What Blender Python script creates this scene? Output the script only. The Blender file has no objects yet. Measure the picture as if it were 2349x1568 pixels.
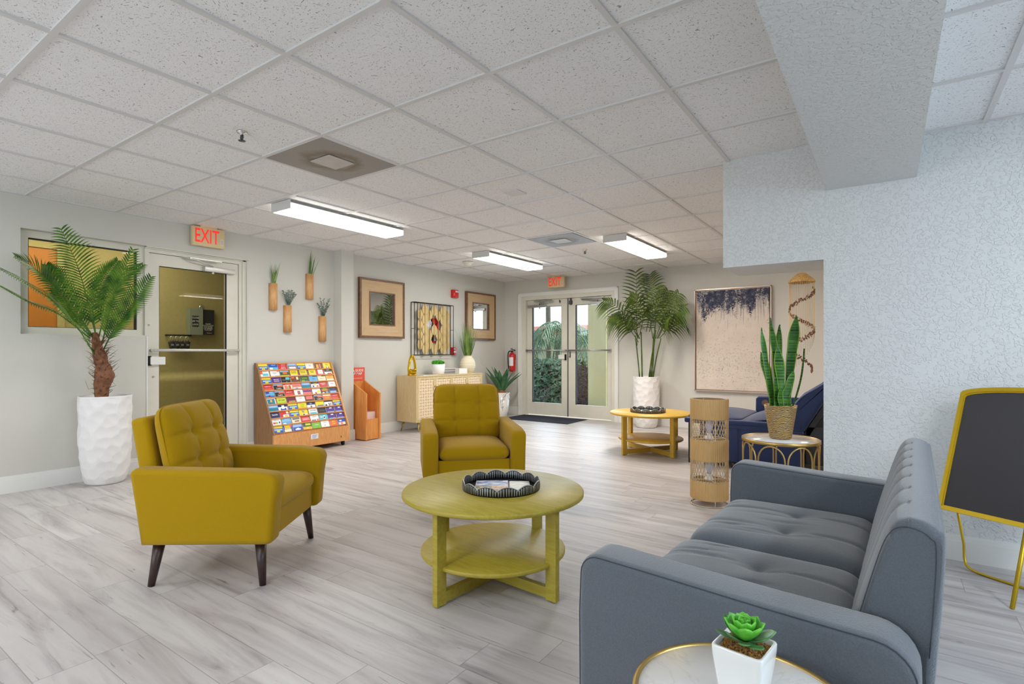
import bpy, bmesh, math, random
from mathutils import Vector, Matrix, Euler
SC = bpy.context.scene
COL = SC.collection
PI = math.pi
def lin(c):
    c = c / 255.0
    return c / 12.92 if c <= 0.04045 else ((c + 0.055) / 1.055) ** 2.4
def rgb(r, g, b): return (lin(r), lin(g), lin(b), 1.0)

# ------------------------------------------------------------------ camera
CH = 1.11
cd = bpy.data.cameras.new('camera'); cam = bpy.data.objects.new('camera', cd); COL.objects.link(cam)
cam.location = (0, 0, CH); cam.rotation_euler = (PI / 2, 0, 0.6079)
cd.sensor_fit = 'HORIZONTAL'; cd.sensor_width = 36.0; cd.lens = 1235.6 / 2349 * 36.0
cd.shift_y = 22.0 / 2349; cd.clip_start = 0.05; cd.clip_end = 300
SC.camera = cam
# ------------------------------------------------------------------ view, world, lights
SC.view_settings.view_transform = 'Standard'
try: SC.view_settings.look = 'None'
except Exception: pass
SC.view_settings.gamma = 1.0
SC.view_settings.use_curve_mapping = False
SC.view_settings.exposure = 0.0
SC.cycles.use_denoising = True
SC.cycles.max_bounces = 10; SC.cycles.diffuse_bounces = 6; SC.cycles.glossy_bounces = 4
SC.cycles.transparent_max_bounces = 24; SC.cycles.sample_clamp_indirect = 6.0
SC.cycles.caustics_reflective = False; SC.cycles.caustics_refractive = False
W = bpy.data.worlds.new('sky'); SC.world = W; W.use_nodes = True
nt = W.node_tree; bg = nt.nodes['Background']
sky = nt.nodes.new('ShaderNodeTexSky')
sky.sky_type = 'HOSEK_WILKIE'; sky.turbidity = 4.0; sky.ground_albedo = 0.4
sky.sun_direction = Vector((0.55, 0.35, 0.75)).normalized()
hs = nt.nodes.new('ShaderNodeHueSaturation'); hs.inputs['Saturation'].default_value = 0.22
nt.links.new(sky.outputs[0], hs.inputs['Color']); nt.links.new(hs.outputs[0], bg.inputs['Color'])
bg.inputs['Strength'].default_value = 6.5
def area(name, loc, rot, sx, sy, power, col, spread=None):
    l = bpy.data.lights.new(name, 'AREA'); l.shape = 'RECTANGLE'; l.size = sx; l.size_y = sy
    l.energy = power; l.color = col
    if spread: l.spread = spread
    o = bpy.data.objects.new(name, l); COL.objects.link(o); o.location = loc; o.rotation_euler = rot
    return o
sun = bpy.data.lights.new('sun', 'SUN'); sun.energy = 3.0; sun.angle = 0.02; sun.color = (1, 0.95, 0.86)
suno = bpy.data.objects.new('sun', sun); COL.objects.link(suno)
suno.rotation_euler = Vector((0.55, 0.35, 0.75)).to_track_quat('Z', 'Y').to_euler()
# daylight entering through the windows behind and to the right of the camera (each lamp sits in a real opening)
area('daylight_window_right', (3.98, 1.3, 1.45), (0, 1.88, 0), 1.7, 3.2, 76, (0.62, 0.80, 1.0))
area('daylight_window_front', (-2.6, -3.46, 1.35), (-PI / 2, 0, 0), 4.2, 1.8, 74, (0.78, 0.89, 1.0)).rotation_euler = (PI / 2, 0, 0)
area('daylight_glass_doors', (-4.41, 8.06, 1.1), (-PI / 2, 0, 0), 1.4, 1.7, 30, (0.62, 0.78, 1.0))

# ------------------------------------------------------------------ materials
MATS = {}
def mat(name, col=(200, 200, 200), rough=0.6, metal=0.0, spec=0.5, bump=0.0, bscale=60.0, var=0.0, vscale=8.0,
        emit=None, estr=0.0, sheen=0.0, bdetail=4.0, coat=0.0, sub=0.0, stretch=None):
    if name in MATS: return MATS[name]
    m = bpy.data.materials.new(name); m.use_nodes = True; n = m.node_tree; b = n.nodes['Principled BSDF']
    c = rgb(*col); b.inputs['Base Color'].default_value = c
    b.inputs['Roughness'].default_value = rough; b.inputs['Metallic'].default_value = metal
    b.inputs['Specular IOR Level'].default_value = spec
    if coat: b.inputs['Coat Weight'].default_value = coat
    if sheen: b.inputs['Sheen Weight'].default_value = sheen; b.inputs['Sheen Roughness'].default_value = 0.4
    if emit: b.inputs['Emission Color'].default_value = rgb(*emit); b.inputs['Emission Strength'].default_value = estr
    tc = n.nodes.new('ShaderNodeTexCoord'); src = tc.outputs['Object']
    if stretch:
        mp = n.nodes.new('ShaderNodeMapping'); mp.inputs['Scale'].default_value = stretch
        n.links.new(src, mp.inputs['Vector']); src = mp.outputs[0]
    if var:
        t = n.nodes.new('ShaderNodeTexNoise'); t.inputs['Scale'].default_value = vscale; t.inputs['Detail'].default_value = 4
        n.links.new(src, t.inputs['Vector'])
        r = n.nodes.new('ShaderNodeValToRGB'); r.color_ramp.elements[0].position = 0.3; r.color_ramp.elements[1].position = 0.7
        r.color_ramp.elements[0].color = (c[0] * (1 - var), c[1] * (1 - var), c[2] * (1 - var), 1)
        r.color_ramp.elements[1].color = (min(1, c[0] * (1 + var)), min(1, c[1] * (1 + var)), min(1, c[2] * (1 + var)), 1)
        n.links.new(t.outputs['Fac'], r.inputs[0]); n.links.new(r.outputs[0], b.inputs['Base Color'])
    if bump:
        t = n.nodes.new('ShaderNodeTexNoise'); t.inputs['Scale'].default_value = bscale; t.inputs['Detail'].default_value = bdetail
        n.links.new(src, t.inputs['Vector'])
        bp = n.nodes.new('ShaderNodeBump'); bp.inputs['Strength'].default_value = bump; bp.inputs['Distance'].default_value = 0.01
        n.links.new(t.outputs['Fac'], bp.inputs['Height']); n.links.new(bp.outputs[0], b.inputs['Normal'])
    MATS[name] = m
    return m
class NB:
    """small node-building helper for the richer procedural materials"""
    def __init__(s, name, rough=0.6, metal=0.0, spec=0.5):
        s.m = bpy.data.materials.new(name); MATS[name] = s.m; s.m.use_nodes = True; s.n = s.m.node_tree
        s.b = s.n.nodes['Principled BSDF']; s.b.inputs['Roughness'].default_value = rough
        s.b.inputs['Metallic'].default_value = metal; s.b.inputs['Specular IOR Level'].default_value = spec
        s.tc = s.n.nodes.new('ShaderNodeTexCoord'); s.obj = s.tc.outputs['Object']
    def L(s, a, b): s.n.links.new(a, b)
    def map(s, src, scale=(1, 1, 1), loc=(0, 0, 0), rot=(0, 0, 0)):
        m = s.n.nodes.new('ShaderNodeMapping'); m.inputs['Scale'].default_value = scale
        m.inputs['Location'].default_value = loc; m.inputs['Rotation'].default_value = rot; s.L(src, m.inputs['Vector']); return m.outputs[0]
    def noise(s, src, scale, detail=4, rough=0.5, dist=0.0, out='Fac'):
        t = s.n.nodes.new('ShaderNodeTexNoise'); t.inputs['Scale'].default_value = scale; t.inputs['Detail'].default_value = detail
        t.inputs['Roughness'].default_value = rough; t.inputs['Distortion'].default_value = dist
        if src: s.L(src, t.inputs['Vector'])
        return t.outputs[out]
    def vor(s, src, scale, feature='F1', out='Distance', rnd=1.0):
        t = s.n.nodes.new('ShaderNodeTexVoronoi'); t.feature = feature; t.inputs['Scale'].default_value = scale
        t.inputs['Randomness'].default_value = rnd; s.L(src, t.inputs['Vector']); return t.outputs[out]
    def wn(s, src, dim='3D', out='Value'):
        t = s.n.nodes.new('ShaderNodeTexWhiteNoise'); t.noise_dimensions = dim
        s.L(src, t.inputs['W'] if dim == '1D' else t.inputs['Vector']); return t.outputs[out]
    def wave(s, src, scale, dist=0.0, detail=2, dscale=1.0, direction='X', kind='BANDS'):
        t = s.n.nodes.new('ShaderNodeTexWave'); t.wave_type = kind
        if kind == 'BANDS': t.bands_direction = direction
        t.inputs['Scale'].default_value = scale; t.inputs['Distortion'].default_value = dist
        t.inputs['Detail'].default_value = detail; t.inputs['Detail Scale'].default_value = dscale
        s.L(src, t.inputs['Vector']); return t.outputs['Fac']
    def math(s, op, a, b=None, c=None, clamp=False):
        t = s.n.nodes.new('ShaderNodeMath'); t.operation = op; t.use_clamp = clamp
        for i, v in enumerate((a, b, c)):
            if v is None: continue
            if isinstance(v, (int, float)): t.inputs[i].default_value = v
            else: s.L(v, t.inputs[i])
        return t.outputs[0]
    def sep(s, src):
        t = s.n.nodes.new('ShaderNodeSeparateXYZ'); s.L(src, t.inputs[0]); return t.outputs
    def comb(s, x, y, z):
        t = s.n.nodes.new('ShaderNodeCombineXYZ')
        for i, v in enumerate((x, y, z)):
            if isinstance(v, (int, float)): t.inputs[i].default_value = v
            else: s.L(v, t.inputs[i])
        return t.outputs[0]
    def ramp(s, fac, stops, interp='LINEAR'):
        r = s.n.nodes.new('ShaderNodeValToRGB'); cr = r.color_ramp; cr.interpolation = interp
        while len(cr.elements) < len(stops): cr.elements.new(0.5)
        for e, (p, c) in zip(cr.elements, stops):
            e.position = p; e.color = rgb(*c) if max(c) > 1.01 or len(c) == 3 and c != (0, 0, 0) and c != (1, 1, 1) else (c[0], c[1], c[2], 1)
        s.L(fac, r.inputs[0]); return r.outputs[0]
    def mix(s, fac, a, b, mode='MIX'):
        t = s.n.nodes.new('ShaderNodeMix'); t.data_type = 'RGBA'; t.blend_type = mode
        for k, v in ((0, fac), (6, a), (7, b)):
            if isinstance(v, (int, float)): t.inputs[k].default_value = v
            elif isinstance(v, tuple): t.inputs[k].default_value = rgb(*v)
            else: s.L(v, t.inputs[k])
        return t.outputs[2]
    def color(s, c): s.L(c, s.b.inputs['Base Color'])
    def bump(s, h, strength=0.3, dist=0.01):
        t = s.n.nodes.new('ShaderNodeBump'); t.inputs['Strength'].default_value = strength; t.inputs['Distance'].default_value = dist
        s.L(h, t.inputs['Height']); s.L(t.outputs[0], s.b.inputs['Normal'])
# floor: grey-washed oak planks laid along x
q = NB('grey_oak_planks', 0.42, 0, 0.45)
xs = q.sep(q.obj)
row = q.math('FLOOR', q.math('DIVIDE', q.math('SUBTRACT', xs[1], 0.028), 0.1785))
off = q.math('MULTIPLY', q.wn(q.math('ADD', row, 11.3), '1D'), 1.22)
px = q.math('DIVIDE', q.math('ADD', xs[0], off), 1.22)
col_i = q.math('FLOOR', px)
pid = q.comb(row, col_i, 3.7)
rnd = q.wn(pid); rnd2 = q.wn(q.comb(col_i, row, 9.1))
gv = q.comb(q.math('ADD', q.math('MULTIPLY', xs[0], 0.62), q.math('MULTIPLY', rnd, 37.0)), q.math('MULTIPLY', xs[1], 6.0), q.math('MULTIPLY', rnd2, 9.0))
grain = q.noise(gv, 2.0, 6, 0.6, 0.7)
fine = q.noise(q.comb(q.math('MULTIPLY', xs[0], 6.0), q.math('MULTIPLY', xs[1], 90.0), rnd), 2.0, 4, 0.6, 0.4)
c1 = q.ramp(grain, [(0.30, (138, 130, 131)), (0.40, (176, 170, 170)), (0.54, (202, 198, 196)), (0.75, (214, 211, 208))])
c2 = q.mix(q.math('MULTIPLY', rnd2, 0.5), c1, (178, 171, 170))
knot = q.ramp(q.noise(gv, 3.4, 3, 0.5, 2.6), [(0.26, (128, 117, 113)), (0.34, (255, 255, 255))])
c3 = q.mix(0.55, c2, knot, 'MULTIPLY')
c3 = q.mix(q.math('MULTIPLY', fine, 0.16), c3, (168, 158, 153))
fy = q.math('FRACT', q.math('DIVIDE', q.math('SUBTRACT', xs[1], 0.028), 0.1785)); fx = q.math('FRACT', px)
ey = q.math('MINIMUM', fy, q.math('SUBTRACT', 1.0, fy)); ex = q.math('MINIMUM', fx, q.math('SUBTRACT', 1.0, fx))
sy_ = q.math('LESS_THAN', ey, 0.0095); sx_ = q.math('LESS_THAN', ex, 0.0014)
seam = q.math('MAXIMUM', sy_, sx_)
c4 = q.mix(q.math('MULTIPLY', seam, 0.5), c3, (112, 104, 100)); q.color(c4)
q.bump(q.math('SUBTRACT', q.math('MULTIPLY', fine, 0.12), seam), 0.25, 0.002)
q.L(q.math('ADD', 0.34, q.math('MULTIPLY', grain, 0.16)), q.b.inputs['Roughness'])
# acoustic ceiling tile
def tile_mat(name, a, dark):
    q = NB(name, 0.9, 0, 0.2)
    v = q.map(q.obj, (1, 1, 0.2)); wv = q.noise(v, 9, 2, out='Color')
    vv = q.mix(0.12, v, wv)
    n1 = q.noise(q.map(vv, (1.0, 1.8, 1)), 120, 2, 0.5, 0.3)
    n2 = q.noise(v, 150, 2, 0.5)
    f = q.ramp(n1, [(0.32, dark), (0.38, a)])
    g = q.ramp(n2, [(0.30, (205, 204, 202)), (0.36, (255, 255, 255))])
    q.color(q.mix(0.5, f, g, 'MULTIPLY')); q.bump(q.math('ADD', q.math('MINIMUM', n1, 0.42), q.math('MULTIPLY', n2, 0.2)), 0.5, 0.01)
tile_mat('acoustic_tile', (236, 236, 236), (158, 157, 155))
# walls
q = NB('greige_wallcovering', 0.75, 0, 0.3)
w1 = q.noise(q.map(q.obj, (6, 6, 260)), 3, 3); w2 = q.noise(q.map(q.obj, (240, 240, 5)), 2, 2)
q.color(q.mix(q.math('MULTIPLY', w1, 0.5), (207, 205, 197), (198, 196, 188))); q.bump(q.math('ADD', w1, w2), 0.25, 0.002)
q = NB('knockdown_plaster', 0.7, 0, 0.35)
n1 = q.noise(q.obj, 58, 2, 0.5, 0.5); n2 = q.noise(q.obj, 75, 2)
hh = q.math('ADD', q.math('MULTIPLY', q.math('GREATER_THAN', n1, 0.53), 0.0), q.ramp(n1, [(0.50, (0, 0, 0)), (0.60, (1, 1, 1))]))
q.color(q.mix(n2, (211, 213, 212), (217, 219, 218))); q.bump(q.math('ADD', hh, q.math('MULTIPLY', n2, 0.4)), 0.52, 0.006)
# fabrics
def fabric(name, c, c2, sc=260, rough=0.9, sheen=0.25, b=0.5):
    q = NB(name, rough, 0, 0.15)
    n = q.noise(q.obj, sc, 3, 0.6); m = q.noise(q.obj, 5, 3)
    q.color(q.mix(q.math('MULTIPLY', n, 0.8), c, c2)); q.bump(n, b, 0.003)
    q.b.inputs['Sheen Weight'].default_value = sheen
fabric('mustard_fabric', (174, 138, 4), (146, 113, 1), 420, 0.95, 0.12, 0.3)
fabric('grey_linen', (106, 113, 120), (66, 72, 80), 330, 0.95, 0.5, 0.5)
q = NB('navy_velvet', 0.5, 0, 0.35); n = q.noise(q.obj, 7, 4, 0.6, 0.8)
q.color(q.mix(n, (8, 28, 70), (20, 50, 104))); q.b.inputs['Sheen Weight'].default_value = 0.3; q.bump(n, 0.2, 0.01)
# painted oak (mustard tables) with open grain
def oak(name, a, b, axis=(1, 9, 9), rough=0.4, k=0.6, pale=False, sc=7, bs=0.2):
    q = NB(name, rough, 0, 0.5)
    v = q.map(q.obj, axis); g = q.noise(v, sc, 6, 0.6, 1.6); f = q.noise(q.map(q.obj, (axis[0] * 1.5, axis[1] * 4, axis[2] * 4)), sc * 2.2, 3, 0.6, 0.4)
    rr = q.ramp(g, [(0.36, b), (0.60, a)]); q.color(q.mix(q.math('MULTIPLY', f, k * 0.6), rr, b)); q.bump(f, bs, 0.003)
oak('mustard_oak', (212, 174, 68), (202, 162, 58), (1, 7, 7), 0.40, 0.25, sc=5)
oak('mustard_oak_cool_light', (178, 162, 60), (166, 146, 46), (1, 7, 7), 0.42, 0.25, sc=5)  # same mustard paint, tinted greener: cool light on the near table put into colour
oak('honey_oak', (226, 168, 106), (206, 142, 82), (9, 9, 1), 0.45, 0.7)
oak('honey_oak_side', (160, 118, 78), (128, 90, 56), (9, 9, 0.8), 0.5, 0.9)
oak('pine', (222, 152, 80), (204, 128, 60), (6, 6, 0.7), 0.38, 0.5, sc=4)
oak('bamboo_slats', (206, 178, 138), (182, 148, 106), (1, 1, 60), 0.5, 0.7, sc=3)
oak('bamboo_slats_upright', (206, 178, 138), (182, 148, 106), (60, 60, 1), 0.5, 0.7, sc=3)
oak('walnut_trim', (128, 90, 60), (96, 66, 44), (3, 3, 3), 0.4)
oak('vase_wood', (222, 176, 120), (196, 142, 90), (8, 8, 0.8), 0.5, 0.8)
oak('light_oak', (214, 192, 146), (196, 172, 124), (14, 14, 1), 0.5, 0.5)
oak('dark_leg_wood', (62, 40, 32), (44, 28, 24), (8, 8, 1), 0.35)
# marble tops
def marble(name, a, b, sc=2.2, w=0.06):
    q = NB(name, 0.16, 0, 0.5)
    v = q.noise(q.obj, sc, 5, 0.6, 1.5, out='Color'); g = q.noise(q.mix(0.5, q.obj, v), sc * 1.7, 5, 0.6)
    d = q.math('ABSOLUTE', q.math('SUBTRACT', g, 0.5)); q.color(q.ramp(d, [(0.0, b), (w, a)]))
marble('white_marble', (238, 238, 237), (228, 227, 226), 2.0, 0.02)
marble('streaked_ceramic', (226, 221, 214), (120, 112, 122), 3.4, 0.05)
# abstract canvas
q = NB('abstract_canvas', 0.8, 0, 0.3)
s3 = q.sep(q.obj)
edge = q.noise(q.map(q.obj, (3.2, 1, 0.8)), 2.2, 4, 0.6)
speck = q.noise(q.obj, 46, 5, 0.75, 0.6)
drip = q.noise(q.map(q.obj, (34, 1, 2.0)), 1.6, 4, 0.6)
hz = q.math('ADD', s3[2], q.math('MULTIPLY', q.math('SUBTRACT', edge, 0.5), 0.75))
top = q.math('GREATER_THAN', q.math('ADD', hz, q.math('MULTIPLY', q.math('SUBTRACT', speck, 0.5), 0.9)), 0.42)
gapn = q.math('LESS_THAN', q.math('ADD', q.noise(q.map(q.obj, (3.4, 1, 0.9)), 1.5, 2), q.math('MULTIPLY', q.math('SUBTRACT', speck, 0.5), 0.5)), 0.56)
dripm = q.math('GREATER_THAN', q.math('ADD', q.math('MULTIPLY', s3[2], 1.0), q.math('MULTIPLY', q.math('SUBTRACT', drip, 0.5), 1.5)), 0.42)
spk = q.math('GREATER_THAN', q.math('SUBTRACT', speck, q.math('MULTIPLY', q.math('ABSOLUTE', q.math('ADD', s3[2], 0.35)), 0.12)), 0.565)
base = q.mix(q.noise(q.obj, 9, 4), (226, 214, 200), (206, 194, 182))
base = q.mix(q.math('MULTIPLY', spk, 0.55), base, (122, 122, 134))
base = q.mix(q.math('MULTIPLY', dripm, 0.65), base, (150, 146, 152))
navy = q.ramp(q.noise(q.map(q.obj, (5, 1, 5)), 3.0, 6, 0.7), [(0.40, (50, 54, 74)), (0.56, (74, 78, 96)), (0.66, (140, 136, 146))])
base = q.mix(q.math('MULTIPLY', top, gapn), base, navy)
q.color(base); q.bump(speck, 0.5, 0.01)
# plants
def leafmat(name, a, b, sc=6, rough=0.4, trans=0.0):
    q = NB(name, rough, 0, 0.4); n = q.noise(q.obj, sc, 3); q.color(q.ramp(n, [(0.35, a), (0.65, b)]))
leafmat('palm_green', (38, 86, 20), (98, 142, 34), 12)
leafmat('kentia_green', (42, 66, 12), (84, 104, 28), 9)
leafmat('agave_green', (44, 86, 58), (76, 118, 74), 10)
leafmat('grass_green', (84, 116, 48), (130, 156, 74), 10)
leafmat('eucalyptus', (78, 98, 88), (112, 130, 116), 30)
leafmat('succulent_green', (64, 158, 44), (112, 202, 66), 40, 0.3)
leafmat('succulent_dark', (70, 118, 66), (104, 152, 92), 40, 0.3)
leafmat('hedge_green', (50, 92, 70), (150, 184, 158), 5)
leafmat('moss', (90, 140, 30), (120, 170, 50), 60, 0.9)
leafmat('palm_outdoor', (92, 132, 110), (160, 186, 160), 4)
q = NB('snake_leaf', 0.4, 0, 0.4)
st = q.sep(q.obj); wv = q.noise(q.map(q.obj, (30, 30, 150)), 1.0, 3, 0.6)
mk = q.math('GREATER_THAN', q.math('ADD', q.wave(q.map(q.obj, (0, 0, 1)), 16.0, 5.5, 3, 3.0, 'Z'), q.math('MULTIPLY', wv, 0.4)), 1.10)
q.color(q.mix(mk, q.ramp(q.noise(q.obj, 14, 2), [(0.35, (44, 104, 36)), (0.65, (84, 140, 56))]), (22, 50, 20)))
mat('snake_edge', (120, 166, 40), 0.4)
mat('palm_trunk', (126, 84, 60), 0.95, bump=1.0, bscale=38, var=0.35, vscale=26)
mat('fibre', (112, 78, 52), 0.95)
# plain finishes
mat('white_trim', (226, 226, 222), 0.4)
mat('ivory_frame', (214, 211, 198), 0.4, var=0.03)
mat('grid_white', (210, 209, 207), 0.5)
mat('rubber_black', (18, 18, 20), 0.6)
mat('aluminium', (176, 176, 176), 0.35, 0.85)
mat('alu_bright', (206, 204, 198), 0.35, 0.3)
mat('steel_dark', (92, 94, 98), 0.4, 0.8)
mat('chrome', (220, 220, 220), 0.12, 1.0)
mat('brushed_gold', (200, 168, 100), 0.32, 0.85)
mat('yellow_gold', (214, 180, 40), 0.30, 0.55)
mat('shiny_gold', (222, 180, 40), 0.14, 0.95)
mat('matt_white', (236, 234, 232), 0.6)
mat('pot_white', (232, 230, 228), 0.55, bump=0.12, bscale=160)
mat('gloss_white', (226, 227, 224), 0.12, coat=0.4)
mat('cream_ceramic', (226, 216, 190), 0.5)
mat('soil', (70, 52, 36), 0.95, bump=1.0, bscale=90)
mat('pebbles', (176, 126, 58), 0.7, bump=1.0, bscale=180, var=0.5, vscale=150)
mat('charcoal_board', (62, 60, 64), 0.65, var=0.05, vscale=3)
mat('red_enamel', (200, 26, 30), 0.3)
mat('red_strobe', (206, 34, 28), 0.4)
mat('label_white', (232, 232, 232), 0.5)
mat('ink_black', (24, 24, 26), 0.6)
mat('exit_case', (222, 200, 154), 0.5)
mat('exit_red', (250, 60, 50), 0.5, emit=(255, 40, 34), estr=0.45)
mat('exit_halo', (244, 226, 208), 0.5)
mat('lamp_diffuser', (255, 255, 250), 0.5, emit=(255, 255, 246), estr=5.0)
mat('lamp_diffuser_warm', (255, 250, 244), 0.5, emit=(255, 248, 238), estr=5.0)
mat('bulb_glass', (196, 204, 232), 0.1, 0.0, 0.8)
mat('black_box', (26, 28, 34), 0.5)
mat('lamp_wire', (206, 184, 150), 0.4, 0.3)
mat('white_wire', (232, 230, 224), 0.4)
mat('rattan_strip', (216, 186, 134), 0.7)
q = NB('rattan_weave', 0.7, 0, 0.25)
v = q.noise(q.map(q.obj, (12, 12, 0.9)), 11, 4, 0.6); zf = q.math('MULTIPLY', q.wave(q.obj, 90, 0.6, 1, 1, 'Z'), 0.3)
q.color(q.mix(v, (224, 188, 130), (196, 152, 94))); q.bump(q.math('ADD', zf, v), 0.45, 0.003)
q = NB('tabby_pot', 0.35, 0.25, 0.5)
wv = q.wave(q.map(q.obj, (1, 1, 1)), 34, 7.0, 3, 1.1, 'Z'); nn = q.noise(q.obj, 150, 2)
q.color(q.mix(q.math('GREATER_THAN', q.math('ADD', wv, q.math('MULTIPLY', nn, 0.5)), 0.98), (206, 172, 112), (58, 42, 26))); q.bump(wv, 0.6, 0.004)
q = NB('floor_mat', 0.85, 0, 0.2); wv = q.wave(q.obj, 20, 0, 0, 1, 'X'); w2 = q.wave(q.obj, 40, 0, 0, 1, 'Y')
q.color(q.mix(q.math('MULTIPLY', wv, w2), (46, 50, 62), (66, 70, 84))); q.bump(q.math('MULTIPLY', wv, w2), 0.8, 0.006)
q = NB('vent_perforated', 0.5, 0.1, 0.4)
s4 = q.sep(q.obj); ra = q.math('SQRT', q.math('ADD', q.math('MULTIPLY', s4[0], s4[0]), q.math('MULTIPLY', s4[1], s4[1])))
dn = q.noise(q.obj, 6, 4, 0.6); du = q.math('ADD', ra, q.math('MULTIPLY', q.math('SUBTRACT', dn, 0.5), 0.16))
hole = q.vor(q.obj, 190, rnd=0.0)
cc = q.ramp(du, [(0.10, (150, 144, 134)), (0.15, (118, 108, 94)), (0.22, (150, 145, 137)), (0.34, (146, 143, 140))])
q.color(q.mix(q.math('LESS_THAN', hole, 0.30), cc, (92, 88, 84)))
mat('vent_plate', (190, 187, 182), 0.5, 0.1, var=0.08, vscale=14)
q = NB('olive_plaster', 0.85, 0, 0.2); n = q.noise(q.obj, 30, 4); q.color(q.mix(n, (170, 158, 108), (154, 142, 94))); q.bump(n, 0.4, 0.006)
q = NB('stucco_yellow', 0.9, 0, 0.2); n = q.noise(q.obj, 24, 4); q.color(q.mix(n, (214, 209, 172), (204, 199, 160))); q.bump(n, 0.7, 0.01)
mat('orange_door', (168, 104, 30), 0.45, var=0.08, vscale=3, stretch=(1, 1, 0.2))
mat('roof_tile', (214, 148, 128), 0.8, var=0.2, vscale=8, bump=0.6, bscale=16)
mat('far_wall', (222, 216, 190), 0.9)
mat('paving', (196, 192, 184), 0.9, var=0.08, vscale=3)
mat('lawn', (96, 124, 70), 0.95, var=0.3, vscale=3)
mat('bark_grey', (134, 124, 112), 0.95, bump=0.8, bscale=14, stretch=(1, 1, 4), var=0.2, vscale=9)
mat('black_metal', (26, 26, 28), 0.4, 0.5)
mat('gold_leaf', (204, 178, 122), 0.5, 0.25, var=0.12, vscale=12)
mat('gold_rod', (166, 130, 70), 0.4, 0.6)
mat('paper', (232, 228, 224), 0.7)
mat('wicker_ring', (206, 166, 104), 0.7, var=0.3, vscale=60, bump=0.8, bscale=90)
mat('string', (222, 198, 156), 0.7)
mat('brown_shell', (120, 82, 58), 0.5, var=0.3, vscale=60)
mat('grey_steel_box', (136, 144, 126), 0.5, 0.2)
mat('mirror_glass', (236, 238, 238), 0.02, 1.0)
mat('champagne_frame', (196, 172, 152), 0.3, 0.5)
mat('tray_black', (26, 26, 28), 0.35)
mat('tray_silver', (176, 178, 178), 0.3, 0.6)
mat('detector_white', (226, 222, 208), 0.5)
# thin clear glass: transparent with a fresnel mirror coat
def glass(name, tint, k=1.0):
    m = bpy.data.materials.new(name); MATS[name] = m; m.use_nodes = True; n = m.node_tree
    for x in list(n.nodes): n.nodes.remove(x)
    o = n.nodes.new('ShaderNodeOutputMaterial'); t = n.nodes.new('ShaderNodeBsdfTransparent'); g = n.nodes.new('ShaderNodeBsdfGlossy')
    t.inputs[0].default_value = tint; g.inputs['Roughness'].default_value = 0.01; g.inputs[0].default_value = (0.9, 0.95, 1, 1)
    f = n.nodes.new('ShaderNodeFresnel'); f.inputs[0].default_value = 1.45
    mu = n.nodes.new('ShaderNodeMath'); mu.operation = 'MULTIPLY'; mu.inputs[1].default_value = k; n.links.new(f.outputs[0], mu.inputs[0])
    mx = n.nodes.new('ShaderNodeMixShader'); n.links.new(mu.outputs[0], mx.inputs[0]); n.links.new(t.outputs[0], mx.inputs[1]); n.links.new(g.outputs[0], mx.inputs[2])
    n.links.new(mx.outputs[0], o.inputs[0]); return m
glass('clear_glass', (0.92, 0.95, 0.95, 1)); glass('tinted_glass', (0.86, 0.86, 0.80, 1), 0.22)
def M(n): return MATS[n]

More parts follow.
